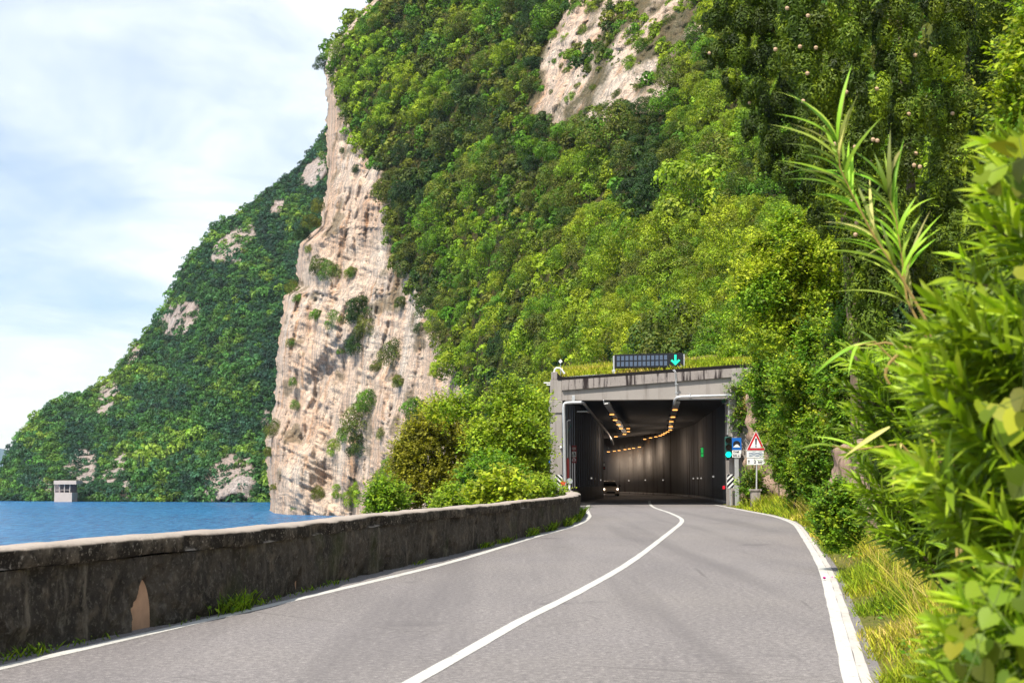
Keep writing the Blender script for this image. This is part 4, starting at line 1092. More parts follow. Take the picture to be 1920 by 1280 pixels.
# ------------------------------------------------------------------ foliage tools
def unit(a): return a/np.maximum(np.linalg.norm(a, axis=-1, keepdims=True), 1e-9)
def sph(n, r): return unit(r.normal(size=(n,3)))
def leaf_quads(P, N, T, L, W, cup=.15):
    """diamond leaves at P with normal N, pointing along T"""
    T = unit(T - N*(T*N).sum(-1, keepdims=True)); B = np.cross(N, T)
    L = np.asarray(L)[:,None]; W = np.asarray(W)[:,None]
    v = np.stack([P - T*L*.5, P + B*W*.5 + N*W*cup, P + T*L*.5, P - B*W*.5 + N*W*cup], 1).reshape(-1,3)
    return v, np.arange(len(v)).reshape(-1,4)
def crown(lobes, n, leaf, rnd, up=.35, asp=.55, flat=.55, droop=0.0):
    """leaves on the outside of a set of lobes (x,y,z,r[,sx,sy,sz])"""
    lobes = np.asarray(lobes, float); c = lobes[:,:3]; r = lobes[:,3]
    sc = lobes[:,4:7] if lobes.shape[1] >= 7 else np.ones((len(lobes),3))
    w = r**2*sc.mean(1); li = rnd.choice(len(lobes), n, p=w/w.sum())
    d = unit(sph(n, rnd) + np.array([0,0,up]))
    q = rnd.uniform(.62, 1.08, n)**.7
    P = c[li] + d*sc[li]*(r[li]*q)[:,None]
    # drop leaves buried in a neighbouring lobe
    keep = np.ones(n, bool)
    for k in range(len(lobes)):
        dd = (((P - c[k])/sc[k])**2).sum(-1) < (r[k]*.62)**2
        keep &= ~(dd & (li != k))
    P, d, li = P[keep], d[keep], li[keep]; m = len(P)
    N = unit(d + sph(m, rnd)*flat*.75 + np.array([0,0,.15]))
    T = sph(m, rnd) + np.array([0,0,-droop]) + (d*.9 if droop < 0 else 0)
    s = leaf*rnd.uniform(.65, 1.3, m)
    v, f = leaf_quads(P, N, T, s, s*asp)
    lt = rnd.uniform(0, 1, len(lobes)); tint = lt[li]*.62 + rnd.uniform(0, 1, m)*.30
    return v, f, tint, li
def blob_lobes(rx, ry, rz, n, lo, hi, rnd, bottom=-.5):
    d = unit(rnd.normal(size=(n*3,3))); d = d[d[:,2] > bottom][:n]
    r = rnd.uniform(lo, hi, len(d))
    rm = (rx+ry+rz)/3
    c = d*np.array([rx,ry,rz])*(1 - (r*.72)[:,None]) * rnd.uniform(.72, 1.03, (len(d),1))
    L = np.column_stack([c, r*rm])
    return np.concatenate([L, [[0,0,-.05*rz,.5*min(rx,ry,rz)]]])
def fol_obj(name, parts, mat, hue, parent=None, loc=(0,0,0)):
    """parts: list of (verts, faces, tint[, hue])"""
    vs=[]; fs=[]; ti=[]; hu=[]; b=0
    for p in parts:
        vs.append(p[0]); fs.append(p[1]+b); ti.append(p[2]); hu.append(np.full(len(p[1]), hue) if len(p) < 4 else p[3]); b += len(p[0])
    me = np_mesh(name, np.concatenate(vs)-np.array(loc), np.concatenate(fs), mat, {'tint': ('FACE', np.concatenate(ti)), 'hue': ('FACE', np.concatenate(hu))})
    return link(bpy.data.objects.new(name, me), parent)

# ------------------------------------------------------------------ forest on the mountain: trees as objects
def tree_variant(seed, rx, rz, nl, n, leaf, hue, up=.45, lo=.22, hi=.4, asp=.6):
    rnd = np.random.RandomState(seed)
    L = blob_lobes(rx, rx, rz, nl, lo, hi, rnd, -.35)
    v, f, t, li = crown(L, n, leaf, rnd, up, asp, .5)
    lh = rnd.normal(0, .05, len(L)); h = hue + lh[li] + rnd.normal(0, .03, len(li))
    return np_mesh('slope_tree', v, f, M['forest'], {'tint': ('FACE', t), 'hue': ('FACE', np.clip(h, 0, 1))}), (v, f, t)
VAR = {}
for nm, hue in (('dark', .18), ('olive', .38), ('green', .58), ('bright', .80)):
    VAR[nm] = [tree_variant(100+i+int(hue*1000), 1.0, .80+.18*(i % 3), 34+12*i, 6500, .078, hue, .45, .17, .34)[0] for i in range(3)]
VAR['feather'] = [tree_variant(300+i, 1.0, 1.25, 46, 5200, .085, .80+.05*i, .2, .14, .28, .5)[0] for i in range(3)]
LOW = [tree_variant(500+i, 1.0, .9, 14, 420, .27, .5)[1] for i in range(4)]
FRAME = lambda u, v: (-40 < u < 1960) & (-40 < v < 1000)
SLOPE_POLY_EX = [(1036,690),(1392,690),(1392,1000),(1036,1000)]
def slope_points():
    rnd = np.random.RandomState(77)
    pts = []
    U = rnd.uniform(585, 1990, 70000); Vv = rnd.uniform(-70, 850, 70000)
    e = edge(Vv)
    ok = (U > e-4) & (U > np.where(Vv < 135, e-2, cliff_right(Vv)+2)) & ~inpoly(U, Vv, SLOPE_POLY_EX)
    ok &= ~((U > 1340) & (Vv > 655)) & ~((U > 1420) & (Vv > 500)) & ~((U < 900) & (Vv > 830))
    r2 = inpoly(U, Vv, ROCK2)
    ok &= ~(r2 & (vnoise(U*.018, Vv*.018, 2.0) < .30))
    U, Vv = U[ok], Vv[ok]
    D = Dm(U, Vv)
    cell = {}
    for u, v, d in zip(U, Vv, D):
        big = vnoise(u*.012, v*.012, 5.0); Rm = float(np.clip(2.55*math.exp(rnd.normal(0, .34)), 1.5, 5.2))*(1+.35*float(big)) * (1.12 if d > 330 else 1.0) * (.85 if d < 150 else 1) * (.62 if (r2.any() and inpoly(np.array([u]), np.array([v]), ROCK2)[0]) else 1.0)
        rp = Rm*F/d
        if v < -20 or u > 1560: pass
        gap = rp*.84; key = (int(u//30), int(v//30)); good = True; rng_ = int(gap//30)+2
        for i in range(key[0]-rng_, key[0]+rng_+1):
            for j in range(key[1]-rng_, key[1]+rng_+1):
                for (a, b, g) in cell.get((i,j), ()):
                    if (a-u)**2+(b-v)**2 < (min(g, gap)*.55+max(g, gap)*.45)**2: good = False; break
                if not good: break
            if not good: break
        if good:
            cell.setdefault(key, []).append((u, v, gap)); pts.append((u, v, d, Rm, rp))
    return pts
SP = slope_points()
SP.sort(key=lambda p: -p[4] if (0 <= p[1] <= 900 and p[0] < 1560) else 0)
def kind_of(u, v, rnd):
    n = float(vnoise(u*.009, v*.009, 1.0)) + rnd.normal(0, .33)
    if u > 985 and v > 395 + (1400-u)*.12: return ('feather' if rnd.rand() < .72 else 'bright') if rnd.rand() < .85 else 'olive'
    if u > 1240: return 'bright' if n > .05 else ('olive' if n > -.35 else 'green')
    if n > .48: return 'bright'
    if n > .16: return 'green'
    if n > -.18: return 'olive'
    return 'dark'
ADJ = {'dark': 'dark green dense round tree', 'olive': 'olive green knobbly round tree', 'green': 'fresh green round tree', 'bright': 'bright yellow green bushy tree', 'feather': 'light green feathery tree'}
def zone(u, v):
    if v < 150: return 'high on the mountain near the top of the picture' if u < 1000 else 'beside the bare upper rocks'
    if u < 820: return 'along the right edge of the bare cliff'
    if v > 440: return 'on the lower slope above the tunnel portal' if u > 1000 else 'on the slope between cliff and tunnel'
    return 'in the middle of the forested mountainside' if u < 1200 else 'on the upper slope left of the big cypress'
rnd = np.random.RandomState(8)
rest = []
cnt_kind = 0
for k, (u, v, d, Rm, rp) in enumerate(SP):
    kd = kind_of(u, v, rnd)
    p = V(u, v, d - Rm*.45); p.z += Rm*.2
    if cnt_kind < 300 and u < 1560 and v > -25:
        cnt_kind += 1
        o = bpy.data.objects.new('slope_tree', VAR[kd][rnd.randint(3)]); COL.objects.link(o)
        o.location = p; o.rotation_euler = (rnd.normal(0,.12), rnd.normal(0,.12), rnd.uniform(0, 6.28)); sc = Rm*rnd.uniform(.98, 1.28); o.scale = (sc, sc, sc*rnd.uniform(.85, 1.15))
        tag(o, f'{ADJ[kd]} {zone(u, v)}', 'tree', f'{ADJ[kd]}s {zone(u, v)}')
    else: rest.append((p, Rm*1.15, {'dark': .18, 'olive': .38, 'green': .58, 'bright': .8, 'feather': .85}[kd]))
print('slope trees', len(SP), 'individual', cnt_kind, 'rest', len(rest))
def scatter(name, items, mat, label, cat, low=LOW, hj=.06, seed=3, kind='stuff'):
    rnd = np.random.RandomState(seed); vs=[]; fs=[]; ti=[]; hu=[]; b=0
    for p, r_, h in items:
        v, f, t = low[rnd.randint(len(low))]; a = rnd.uniform(0, 6.28); c_, s_ = math.cos(a), math.sin(a)
        q = v*np.array([1,1,rnd.uniform(.85,1.2)])*r_; q = np.stack([q[:,0]*c_-q[:,1]*s_, q[:,0]*s_+q[:,1]*c_, q[:,2]], -1) + np.array(p)
        vs.append(q); fs.append(f+b); b += len(q); tt = rnd.uniform(-.2, .2); ti.append(np.clip(t+tt, 0, 1)); hu.append(np.clip(h + rnd.normal(0, hj) + 0*t, 0, 1))
    o = link(bpy.data.objects.new(name, np_mesh(name, np.concatenate(vs), np.concatenate(fs), mat, {'tint': ('FACE', np.concatenate(ti)), 'hue': ('FACE', np.concatenate(hu))})))
    tag(o, label, cat, kind=kind); return o
if rest: scatter('mountain_forest', rest, M['forest'], 'smaller trees and thicket filling the forested mountainside', 'forest')
# low scrub between the trees, coloured dark so the gaps read as shade
rnd = np.random.RandomState(21)
U = rnd.uniform(590, 1980, 8000); Vv = rnd.uniform(-60, 860, 8000); e = edge(Vv)
ok = (U > np.where(Vv < 135, e, cliff_right(Vv)-6+rnd.normal(0, 9, 8000))) & ~inpoly(U, Vv, SLOPE_POLY_EX) & ~((U > 1340) & (Vv > 655)) & ~((U < 900) & (Vv > 860))
r2 = inpoly(U, Vv, ROCK2); ok &= ~(r2 & ((rnd.rand(8000) < .45) | (vnoise(U*.02, Vv*.02, 2.0) < -.05)))
U, Vv = U[ok], Vv[ok]; D = Dm(U, Vv)
LOWS = [tree_variant(700+i, 1.0, .8, 6, 90, .42, .5)[1] for i in range(3)]
scatter('mountain_scrub', [(V(u, v, d-.3), rnd.uniform(.5, 1.0), .18+.15*float(vnoise(u*.01, v*.01, 9))+rnd.normal(0,.10)) for u, v, d in zip(U, Vv, D)], M['forest'], 'low scrub between the trees of the mountainside', 'scrub', LOWS)

# shrubs clinging to the bare cliff and the upper rock face
CL = [(683,592,30,'dark'),(690,622,22,'olive'),(628,609,16,'green'),(593,595,12,'green'),(669,653,20,'dark'),(738,674,22,'olive'),(751,719,14,'olive'),(693,760,22,'green'),(672,801,26,'green'),(679,842,24,'dark'),(650,820,16,'green'),(628,846,14,'bright'),(782,777,24,'green'),(780,802,18,'dark'),(514,812,15,'olive'),(507,850,11,'olive'),(546,646,9,'green'),(552,763,8,'green'),(516,914,9,'olive'),(556,952,9,'green'),(717,818,10,'olive'),(755,571,13,'olive'),(789,619,11,'dark'),(549,719,7,'green'),(817,701,12,'bright'),(600,505,18,'olive'),(617,517,17,'green'),(660,517,13,'green'),(580,470,8,'olive'),(668,320,7,'dark'),(640,660,8,'green'),(705,690,10,'olive'),(596,930,11,'olive'),(640,925,16,'bright'),(668,935,20,'bright'),(595,392,12,'olive'),(583,420,15,'olive'),(567,442,13,'dark'),(548,545,12,'olive'),(560,562,9,'green'),(730,880,16,'bright'),(712,905,14,'olive'),(758,840,16,'green'),(800,840,20,'bright'),(642,285,5,'dark')]
for k, (u, v, rp, kd) in enumerate(CL):
    u2 = max(u, edge(v)-2); d = float(Dm(max(u2, edge(v)+8), v)) - 3.5; Rm = rp*1.45*d/F
    o = bpy.data.objects.new('cliff_shrub', VAR[kd][k % 3]); COL.objects.link(o)
    o.location = V(u, v, d); o.rotation_euler = (0, 0, k*1.3); o.scale = (Rm, Rm*.9, Rm*1.1)
    pos = 'near the waterline of the cliff' if v > 900 else ('on the lower face of the tall cliff' if v > 740 else ('halfway up the face of the tall cliff' if v > 560 else 'on the upper left rim of the tall cliff'))
    tag(o, f'{ {"dark":"dark green","olive":"olive","green":"green","bright":"bright green"}[kd]} shrub growing {pos}', 'shrub', f'{kd} shrubs {pos}')
RK = [(1085,22,22),(1118,18,24),(1095,62,14),(1210,95,26),(1185,125,22),(1200,168,15),(1065,135,12),(1072,188,15),(1255,45,16),(1150,75,14),(1040,70,14),(1230,65,16),(1140,108,12),(1105,120,12)]
rk_ = np.random.RandomState(14)
while len(RK) < 34:
    a_, b_ = rk_.uniform(1010, 1300), rk_.uniform(0, 235)
    if inpoly(np.array([a_]), np.array([b_]), ROCK2)[0]: RK.append((a_, b_, rk_.uniform(6, 14)))
for k, (u, v, rp) in enumerate(RK):
    d = float(Dm(u, v)) - 1.2; Rm = rp*1.1*d/F
    o = bpy.data.objects.new('rock_shrub', VAR[['green','bright','olive'][k % 3]][k % 3]); COL.objects.link(o)
    o.location = V(u, v, d); o.rotation_euler = (0,0,k*.9); o.scale = (Rm, Rm*.9, Rm)
    tag(o, f'{["green","bright yellow green","olive"][k % 3]} shrub growing on the bare upper rock face', 'shrub', f'{["green","bright","olive"][k % 3]} shrubs on the upper rock face')

# ------------------------------------------------------------------ forest on the far hill
def far_forest():
    rnd = np.random.RandomState(31); items = []
    us = rnd.uniform(-60, 640, 60000); ts = rnd.uniform(0.0, 1.0, 60000)**.9
    v, Yd = hill_pt(us, ts); rk = (far_rock(us, v) | far_rock(us, v-6)) & (rnd.rand(60000) < .95)
    n0 = vnoise(us*.02, v*.02, 4.0); n1 = vnoise(us*.06, v*.06, 6.0)
    cell = {}
    for i in range(60000):
        if rk[i]: continue
        if 95 < us[i] < 150 and v[i] > 898: continue
        R_ = float(np.clip(2.9*math.exp(rnd.normal(0,.32)), 1.8, 6))*(1.15 if n0[i] > 0 else .9); rp = R_*F/Yd[i]; key = (int(us[i]//12), int(v[i]//12)); good = True
        for a in range(key[0]-1, key[0]+2):
            for b in range(key[1]-1, key[1]+2):
                for (x, y, g) in cell.get((a,b), ()):
                    if (x-us[i])**2+(y-v[i])**2 < (.5*(g+rp)*.80)**2: good = False; break
                if not good: break
            if not good: break
        if not good: continue
        cell.setdefault(key, []).append((us[i], v[i], rp))
        x, y, z = at(us[i], v[i], Yd[i]); nn = float(fbm(np.array([x])*.010, np.array([y])*.010, np.array([z])*.012, 4)[0])
        t = ts[i]; y2 = Yd[i] + nn*38*np.clip(t*6,.15,1)*np.clip((1-t)*5,.1,1)
        p = V(us[i], v[i], y2 - 2.0); p.z -= R_*.15
        h = .42 + .36*n0[i] + .22*n1[i] + rnd.normal(0, .16)
        items.append((p, R_*1.15, float(np.clip(h, 0, 1))))
    print('far trees', len(items))
    LF = [tree_variant(800+i, 1.0, .85, 15, 330, .26, .5, .5, .24, .42, .65)[1] for i in range(4)]
    scatter('far_forest', items, M['forest_far'], 'dense dark green forest covering the far hill across the water', 'forest', LF, .04)
far_forest()
def slim(name, u, v0, v1, Y, wpx, label, group, seed):
    rnd = np.random.RandomState(seed); a = V(u, v1, Y); b = V(u, v0, Y); r_ = wpx*Y/F; H = b.z-a.z
    L = [(0, 0, H*(.05+.9*q), r_*(1.0-.75*q**2.2)*(.9+.2*rnd.rand()), 1, 1, 1.6) for q in np.linspace(0, 1, 14)]
    v, f, t, li = crown(L, 900, r_*.55, rnd, .2, .5, .6)
    root = empty(name, a, label, 'tree', group)
    fol_obj('crown', [(v, f, t*.5)], M['forest_far'], .12, root)
    mb = MB(); mb.tube([(0,0,-3),(0,0,H*.3)], r_*.2, 6); mb.build('trunk', M['bark'], root, (0,0,0))
slim('slim_cypress', 259.5, 850, 903, 640, 4.6, 'slim dark cypress on the far shore, the left one of a close pair', 'slim cypresses on the far shore', 1)
slim('slim_cypress', 267.5, 853, 902, 641, 4.4, 'slim dark cypress on the far shore, the right one of a close pair', 'slim cypresses on the far shore', 2)
slim('slim_cypress', 313, 862, 894, 640, 3.8, 'short slim cypress standing alone on the far shore', 'slim cypresses on the far shore', 3)

# ------------------------------------------------------------------ nearer shrubs and trees, each with crown and stems
def pxplant(name, label, cat, u0, v0, u1, v1, Y, leaf, n, hue, nl=26, base=None, mat='near_leaf', seed=1, lo=.2, hi=.36, deep=.8, up=.35, limbs=5, group=None, asp=.55, flat=.6, show=0, bottom=-.6, extra=None, hj=.05):
    rnd = np.random.RandomState(seed)
    a = V(u0, v1, Y); b = V(u1, v0, Y); c = (a+b)/2; rx = (b.x-a.x)/2; rz = (b.z-a.z)/2; ry = rx*deep
    bz = base if base is not None else a.z
    root = empty(name, (c.x, c.y, bz), label, cat, group)
    L = blob_lobes(rx, ry, rz, nl, lo*1.25, hi*1.25, rnd, bottom)
    L[:,:3] += np.array([c.x, c.y, c.z])
    if extra: L = np.concatenate([L, [[*V(u, v, yy), r_] for u, v, yy, r_ in extra]])
    v, f, t, li = crown(L, n, leaf, rnd, up, asp, flat)
    lh = rnd.normal(0, hj, len(L)); h = np.clip(hue + lh[li] + rnd.normal(0, .05, len(li)), 0, 1)
    # leafy twigs standing out of the crown break up its surface
    k8 = 8; m = max(60, n//9); w_ = L[:,3]**2; ti_ = rnd.choice(len(L), m, p=w_/w_.sum()); dd = unit(sph(m, rnd)+[0,-.25,.45]); B0 = L[ti_,:3] + dd*(L[ti_,3]*rnd.uniform(.75, 1.0, m))[:,None]
    tw = unit(dd + sph(m, rnd)*.55 + [0,0,.25]); tl_ = leaf*rnd.uniform(2.2, 4.6, m); q8 = (np.arange(k8)+.6)/k8
    Pp = (B0[:,None] + tw[:,None]*(tl_[:,None]*q8)[:,:,None]).reshape(-1,3); tw8 = np.repeat(tw, k8, 0); sd = unit(np.cross(tw8, sph(len(tw8), rnd))); Pp = Pp + sd*leaf*.3
    N8 = unit(sph(len(tw8), rnd)*.55 + [-.1,-.2,.75]); s8 = leaf*rnd.uniform(.7, 1.15, len(tw8)); v2, f2 = leaf_quads(Pp, N8, sd + tw8*.7, s8, s8*asp)
    lt2 = np.repeat(rnd.rand(m), k8)*.4 + rnd.rand(len(tw8))*.6; h2 = np.clip(hue + np.repeat(lh[ti_], k8) + rnd.normal(.03, .06, len(tw8)), 0, 1)
    fol_obj('crown', [(v, f, t, h), (v2, f2, lt2, h2)], M[mat], hue, root, (c.x, c.y, bz))
    for k in range(limbs):
        q = L[rnd.randint(len(L))]; top = Vector(q[:3]); s0 = Vector((c.x+rnd.normal(0,.06*rx), c.y+rnd.normal(0,.06*rx), bz-.1))
        md = s0.lerp(top, .5) + Vector((rnd.normal(0,.12*rx), rnd.normal(0,.12*rx), rz*.12))
        mb = MB(); r0 = max(.025, rx*.035); mb.tube([s0, s0.lerp(md, .55), md, md.lerp(top, .6), top], [r0, r0*.8, r0*.6, r0*.4, r0*.12], 6); mb.build('trunk' if k == 0 else 'limb', M['bark'], root)
    return root
g_l = 'bushes on the lake bank behind the parapet'
pxplant('lakeside_bush', 'large round olive yellow bush behind the parapet in front of the cliff', 'bush', 730, 780, 912, 1000, 66, .16, 28000, .45, 130, -6, mat='olive_leaf', seed=11, lo=.07, hi=.16, group=g_l, extra=[(760,930,65,.9),(880,925,64,1.1),(830,790,67,.9),(790,820,66,.8)])
pxplant('lakeside_tree', 'bright green open tree with bare grey branches between the olive bush and the portal', 'tree', 872, 752, 1032, 960, 62, .17, 14000, .84, 90, -5, seed=12, lo=.07, hi=.15, group=g_l, limbs=9, extra=[(845,770,63,.55),(880,765,63,.6),(815,775,64,.45),(950,745,63,.7),(1000,770,64,.8),(905,830,61,.7)])
pxplant('lakeside_tree', 'fresh green tree close against the left portal column', 'tree', 932, 718, 1024, 940, 78, .18, 18000, .52, 110, -4, seed=13, group=g_l, lo=.06, hi=.15)
pxplant('lakeside_bush', 'pale yellow green low bush at the left end of the shrubs on the bank', 'bush', 680, 905, 770, 985, 52, .13, 4500, .74, 22, -3.5, seed=14, group=g_l)
pxplant('lakeside_bush', 'light green low bush with broad leaves just behind the parapet', 'bush', 880, 902, 985, 955, 42, .16, 2600, .90, 20, -1.5, seed=15, group=g_l, asp=.8)
pxplant('lakeside_bush', 'bright yellow green bush spilling over the parapet beside the left column', 'bush', 968, 900, 1052, 945, 57, .10, 5200, .84, 30, -1.2, seed=16, group=g_l, extra=[(1058,922,58,.22)])
pxplant('lakeside_bush', 'deep green bush filling the bank below the bare branched tree', 'bush', 845, 862, 1000, 1000, 58, .17, 8500, .66, 34, -4, seed=17, group=g_l)
pxplant('lakeside_bush', 'small pale green bush under the olive bush just above the parapet', 'bush', 792, 925, 880, 975, 47, .12, 2600, .84, 16, -2, seed=18, group=g_l)
g_r = 'bushes on the steep right roadside'
pxplant('roadside_tree', 'tall yellow green tree leaning over the signs right of the portal', 'tree', 1392, 385, 1625, 680, 47, .13, 34000, .86, 190, 1.5, seed=21, group=g_r, lo=.05, hi=.13, hj=.10, limbs=1, bottom=-1, extra=[(1420,560,46,.7),(1400,530,46,.5),(1440,640,46,.7),(1560,480,46,.9)])
pxplant('roadside_bush', 'green leafy bush in the middle of the right roadside bank', 'bush', 1450, 600, 1640, 860, 43, .12, 26000, .72, 150, 1.0, seed=22, group=g_r, hj=.12, lo=.06, hi=.14, limbs=1, bottom=-1)
pxplant('roadside_bush', 'dark green ivy covered bush hanging beside the right portal column', 'bush', 1402, 610, 1510, 840, 56, .13, 17000, .62, 110, .8, seed=23, group=g_r, lo=.06, hi=.15, hj=.13, limbs=1, bottom=-1)
pxplant('roadside_bush', 'soft green feathery bush behind the warning sign', 'bush', 1440, 745, 1535, 945, 53, .12, 18000, .70, 120, .3, seed=24, group=g_r, lo=.06, hi=.15, hj=.12, asp=.35, limbs=1, bottom=-1)
pxplant('roadside_bush', 'green bush at the foot of the pink retaining wall', 'bush', 1490, 770, 1572, 950, 42, .10, 14000, .68, 90, .5, seed=25, group=g_r, lo=.07, hi=.16, limbs=1, bottom=-1, hj=.10)
pxplant('roadside_bush', 'small leaved dense bush on the verge where the road bends', 'bush', 1528, 902, 1618, 1040, 23.0, .050, 15000, .70, 110, None, seed=26, group=g_r, lo=.10, hi=.2, hj=.08, asp=.7, limbs=0, bottom=-1)
pxplant('roadside_bush', 'olive thicket closing the gap between the leaning tree and the cypress', 'bush', 1540, 560, 1690, 900, 36, .10, 26000, .62, 150, .8, seed=35, group=g_r, lo=.06, hi=.14, hj=.12, limbs=1, bottom=-1)
pxplant('roadside_bush', 'mixed ivy and dry shoots covering the rock above the warning sign', 'bush', 1412, 690, 1475, 850, 67, .12, 9000, .58, 90, .5, seed=37, group=g_r, lo=.07, hi=.16, limbs=1, bottom=-1, hj=.16)
pxplant('column_ivy', 'ivy hanging over the outer edge of the right portal column', 'ivy', 1374, 716, 1420, 850, P0-.1, .13, 3000, .62, 24, 1.0, seed=27, deep=.45, limbs=2, extra=[(1385,726,P0-.3,.3),(1376,732,P0-.35,.25),(1398,700,P0,.3)], hj=.12)
pxplant('rusty_bush', 'rusty orange leaved bush beside the ivy on the right column', 'bush', 1396, 740, 1424, 800, P0-.6, .11, 900, .98, 12, 2.0, seed=28, mat='grass', limbs=2)
pxplant('roof_bush', 'bright green bush at the right end of the portal roof', 'bush', 1345, 655, 1425, 712, 76, .18, 3500, .76, 22, None, seed=29, limbs=3)
pxplant('corner_tree', 'yellow green leafy tree at the top right edge of the picture', 'tree', 1893, -60, 2080, 640, 9.5, .055, 12000, .86, 90, .5, seed=30, lo=.14, hi=.26, mat='near_leaf', hj=.08, limbs=2)
# retaining wall glimpsed between the bushes, rock outcrop behind the signs
def rough_block(name, label, cat, p0, p1, h0, h1, depth, seed, amp):
    n, m = 46, 34; q, r_ = np.meshgrid(np.linspace(0, 1, n), np.linspace(0, 1.35, m), indexing='ij')
    x = p0[0]+(p1[0]-p0[0])*q; y = p0[1]+(p1[1]-p0[1])*q; l = math.hypot(p1[0]-p0[0], p1[1]-p0[1]); nx, ny = (p1[1]-p0[1])/l, -(p1[0]-p0[0])/l
    z = np.minimum(r_, 1)*(h0+(h1-h0)*q); back = np.maximum(r_-1, 0)/.35*depth + np.minimum(r_, 1)*.35
    d = fbm(x*1.6+seed, y*1.6, z*1.6, 5)*amp + np.abs(fbm(x*.7, y*.7+seed, z*.7, 3))*amp
    x = x + nx*(back+d); y = y + ny*(back+d); z = z + fbm(x*2, y*2, seed, 3)*amp*.6 - .15
    co = np.stack([x, y, z], -1).reshape(-1,3); idx = np.arange(n*m).reshape(n, m)
    f = np.stack([idx[:-1,:-1], idx[1:,:-1], idx[1:,1:], idx[:-1,1:]], -1).reshape(-1,4)
    loc = np.array([p0[0], p0[1], 0]); o = np_obj(name, co-loc, f, M['masonry'], None, True); o.location = loc; tag(o, label, cat)
pp = [V(1530, 945, 36), V(1632, 955, 29)]
rough_block('retaining_wall', 'weathered pink stone retaining wall glimpsed between bushes on the right bank', 'wall', (pp[1].x+.2, 29), (pp[0].x, 36), 2.4, 2.4, 1.5, 3, .4)
a_ = V(1399, 930, 68)
rough_block('rock_outcrop', 'reddish rock outcrop behind the pole of the warning triangle', 'rock', (a_.x+3.4, 60), (a_.x-.2, 68.4), 3.6, 5.5, 2.5, 5, .6)
pxplant('bank_bush', 'small dry olive bush at the foot of the rock behind the warning sign', 'bush', 1386, 880, 1440, 955, 65.5, .13, 2600, .62, 20, .1, seed=36, limbs=1, bottom=-1, hj=.14, group=g_r)

# ------------------------------------------------------------------ cypresses
def cypress(name, label, specs, n, leaf, hue, seed, trunk, cones=()):
    rnd = np.random.RandomState(seed); L = []
    for (u, v, Y, rpx, vs) in specs:
        c = V(u, v, Y); r_ = rpx*Y/F
        for _ in range(7):
            d = sph(1, rnd)[0]; L.append((c.x+d[0]*r_*.7, c.y+d[1]*r_*.7, c.z+d[2]*r_*vs*.7, r_*rnd.uniform(.22, .42), .8, .8, 1.5))
        L.append((c.x, c.y, c.z, r_*.62, 1, 1, vs))
    L = np.array(L); v, f, t, li = crown(L, n, leaf, rnd, .1, .36, .6, -.8); lt_ = rnd.uniform(0, 1, len(L)); t = .65*lt_[li] + .35*t
    base = Vector(trunk[0]); root = empty(name, base, label, 'tree', 'cypresses on the right roadside')
    lh = rnd.normal(0, .13, len(L)); h = np.clip(hue + lh[li] + rnd.normal(0,.10,len(li)), 0, 1)
    fol_obj('crown', [(v, f, t, h)], M['cyp'], hue, root, base)
    mb = MB(); mb.tube([Vector(p) for p in trunk], [.20, .15, .10, .04][:len(trunk)], 8); mb.build('trunk', M['bark'], root)
    for (u, v_) in cones:
        # rest each cone on the outermost foliage in its direction
        best = None
        ox = V(u, v_, 1.0) - Vector((0,0,EYE)); ox.normalize()
        C = L[:,:3]-np.array([0,0,EYE]); tt = C @ np.array(ox); dist = np.linalg.norm(C-tt[:,None]*np.array(ox), axis=1)
        hit = dist < L[:,3]*1.0
        if not hit.any(): continue
        y = (tt[hit]-L[hit,3]*.98).min(); q = Vector((0,0,EYE))+ox*float(y)
        mb = MB(); rr = .040
        vs=[]; fs=[]
        for i in range(5):
            for j in range(8):
                a = math.pi*i/4; b = 2*math.pi*j/8; k_ = 1+.10*((i+j) % 2); vs.append(q+Vector((math.sin(a)*math.cos(b), math.sin(a)*math.sin(b), math.cos(a)))*rr*k_)
        for i in range(4):
            for j in range(8): fs.append((i*8+j, (i+1)*8+j, (i+1)*8+(j+1)%8, i*8+(j+1)%8))
        mb.add(vs, fs, 0, True); mb.build('cone', M['cone'], root)
def c3(u, v, Y): return tuple(V(u, v, Y))
CON = [(1446,75),(1452,80),(1463,70),(1454,93),(1515,30),(1514,138),(1476,16),(1506,190),(1587,173),(1644,167),(1716,104),(1786,213),(1704,214),(1637,262),(1645,264),(1717,288),(1714,310),(1725,313),(1731,316),(1566,270),(1603,276),(1634,304),(1596,378),(1604,440),(1660,443),(1606,418),(1530,90),(1500,88)]
big = []
for v in range(-160, 980, 60):
    lft = np.interp(v, [-160,0,100,200,280,430,600,700,800,980], [1462,1468,1462,1500,1520,1572,1606,1622,1640,1650]); rgt = np.interp(v, [-160,0,200,400,600,980], [1900,1900,1905,1880,1860,1840])
    w_ = rgt-lft; nn = max(3, int(w_/75))
    for k in range(nn):
        u = lft + 34 + (w_-68)*k/(nn-1); yy = 25.4 + 5.5*max(0, k/(nn-1)-.22)**1.3 + 1.5*max(0, .22-k/(nn-1))*2 + (k % 2)*.4
        big.append((u + ((v//60) % 2)*14-7, v + 12*((k*7) % 3-1), yy, 58, 1.3))
tx = V(1740, 900, 27.5).x
cypress('roadside_cypress', 'big dense dark cypress dotted with pale cones on the right roadside', big, 300000, .082, .50, 41, [(tx,27.9,ground_right(tx,27.9)-.3),(tx,28.1,3),(tx,28.1,7),(tx-.2,28,11)], CON)
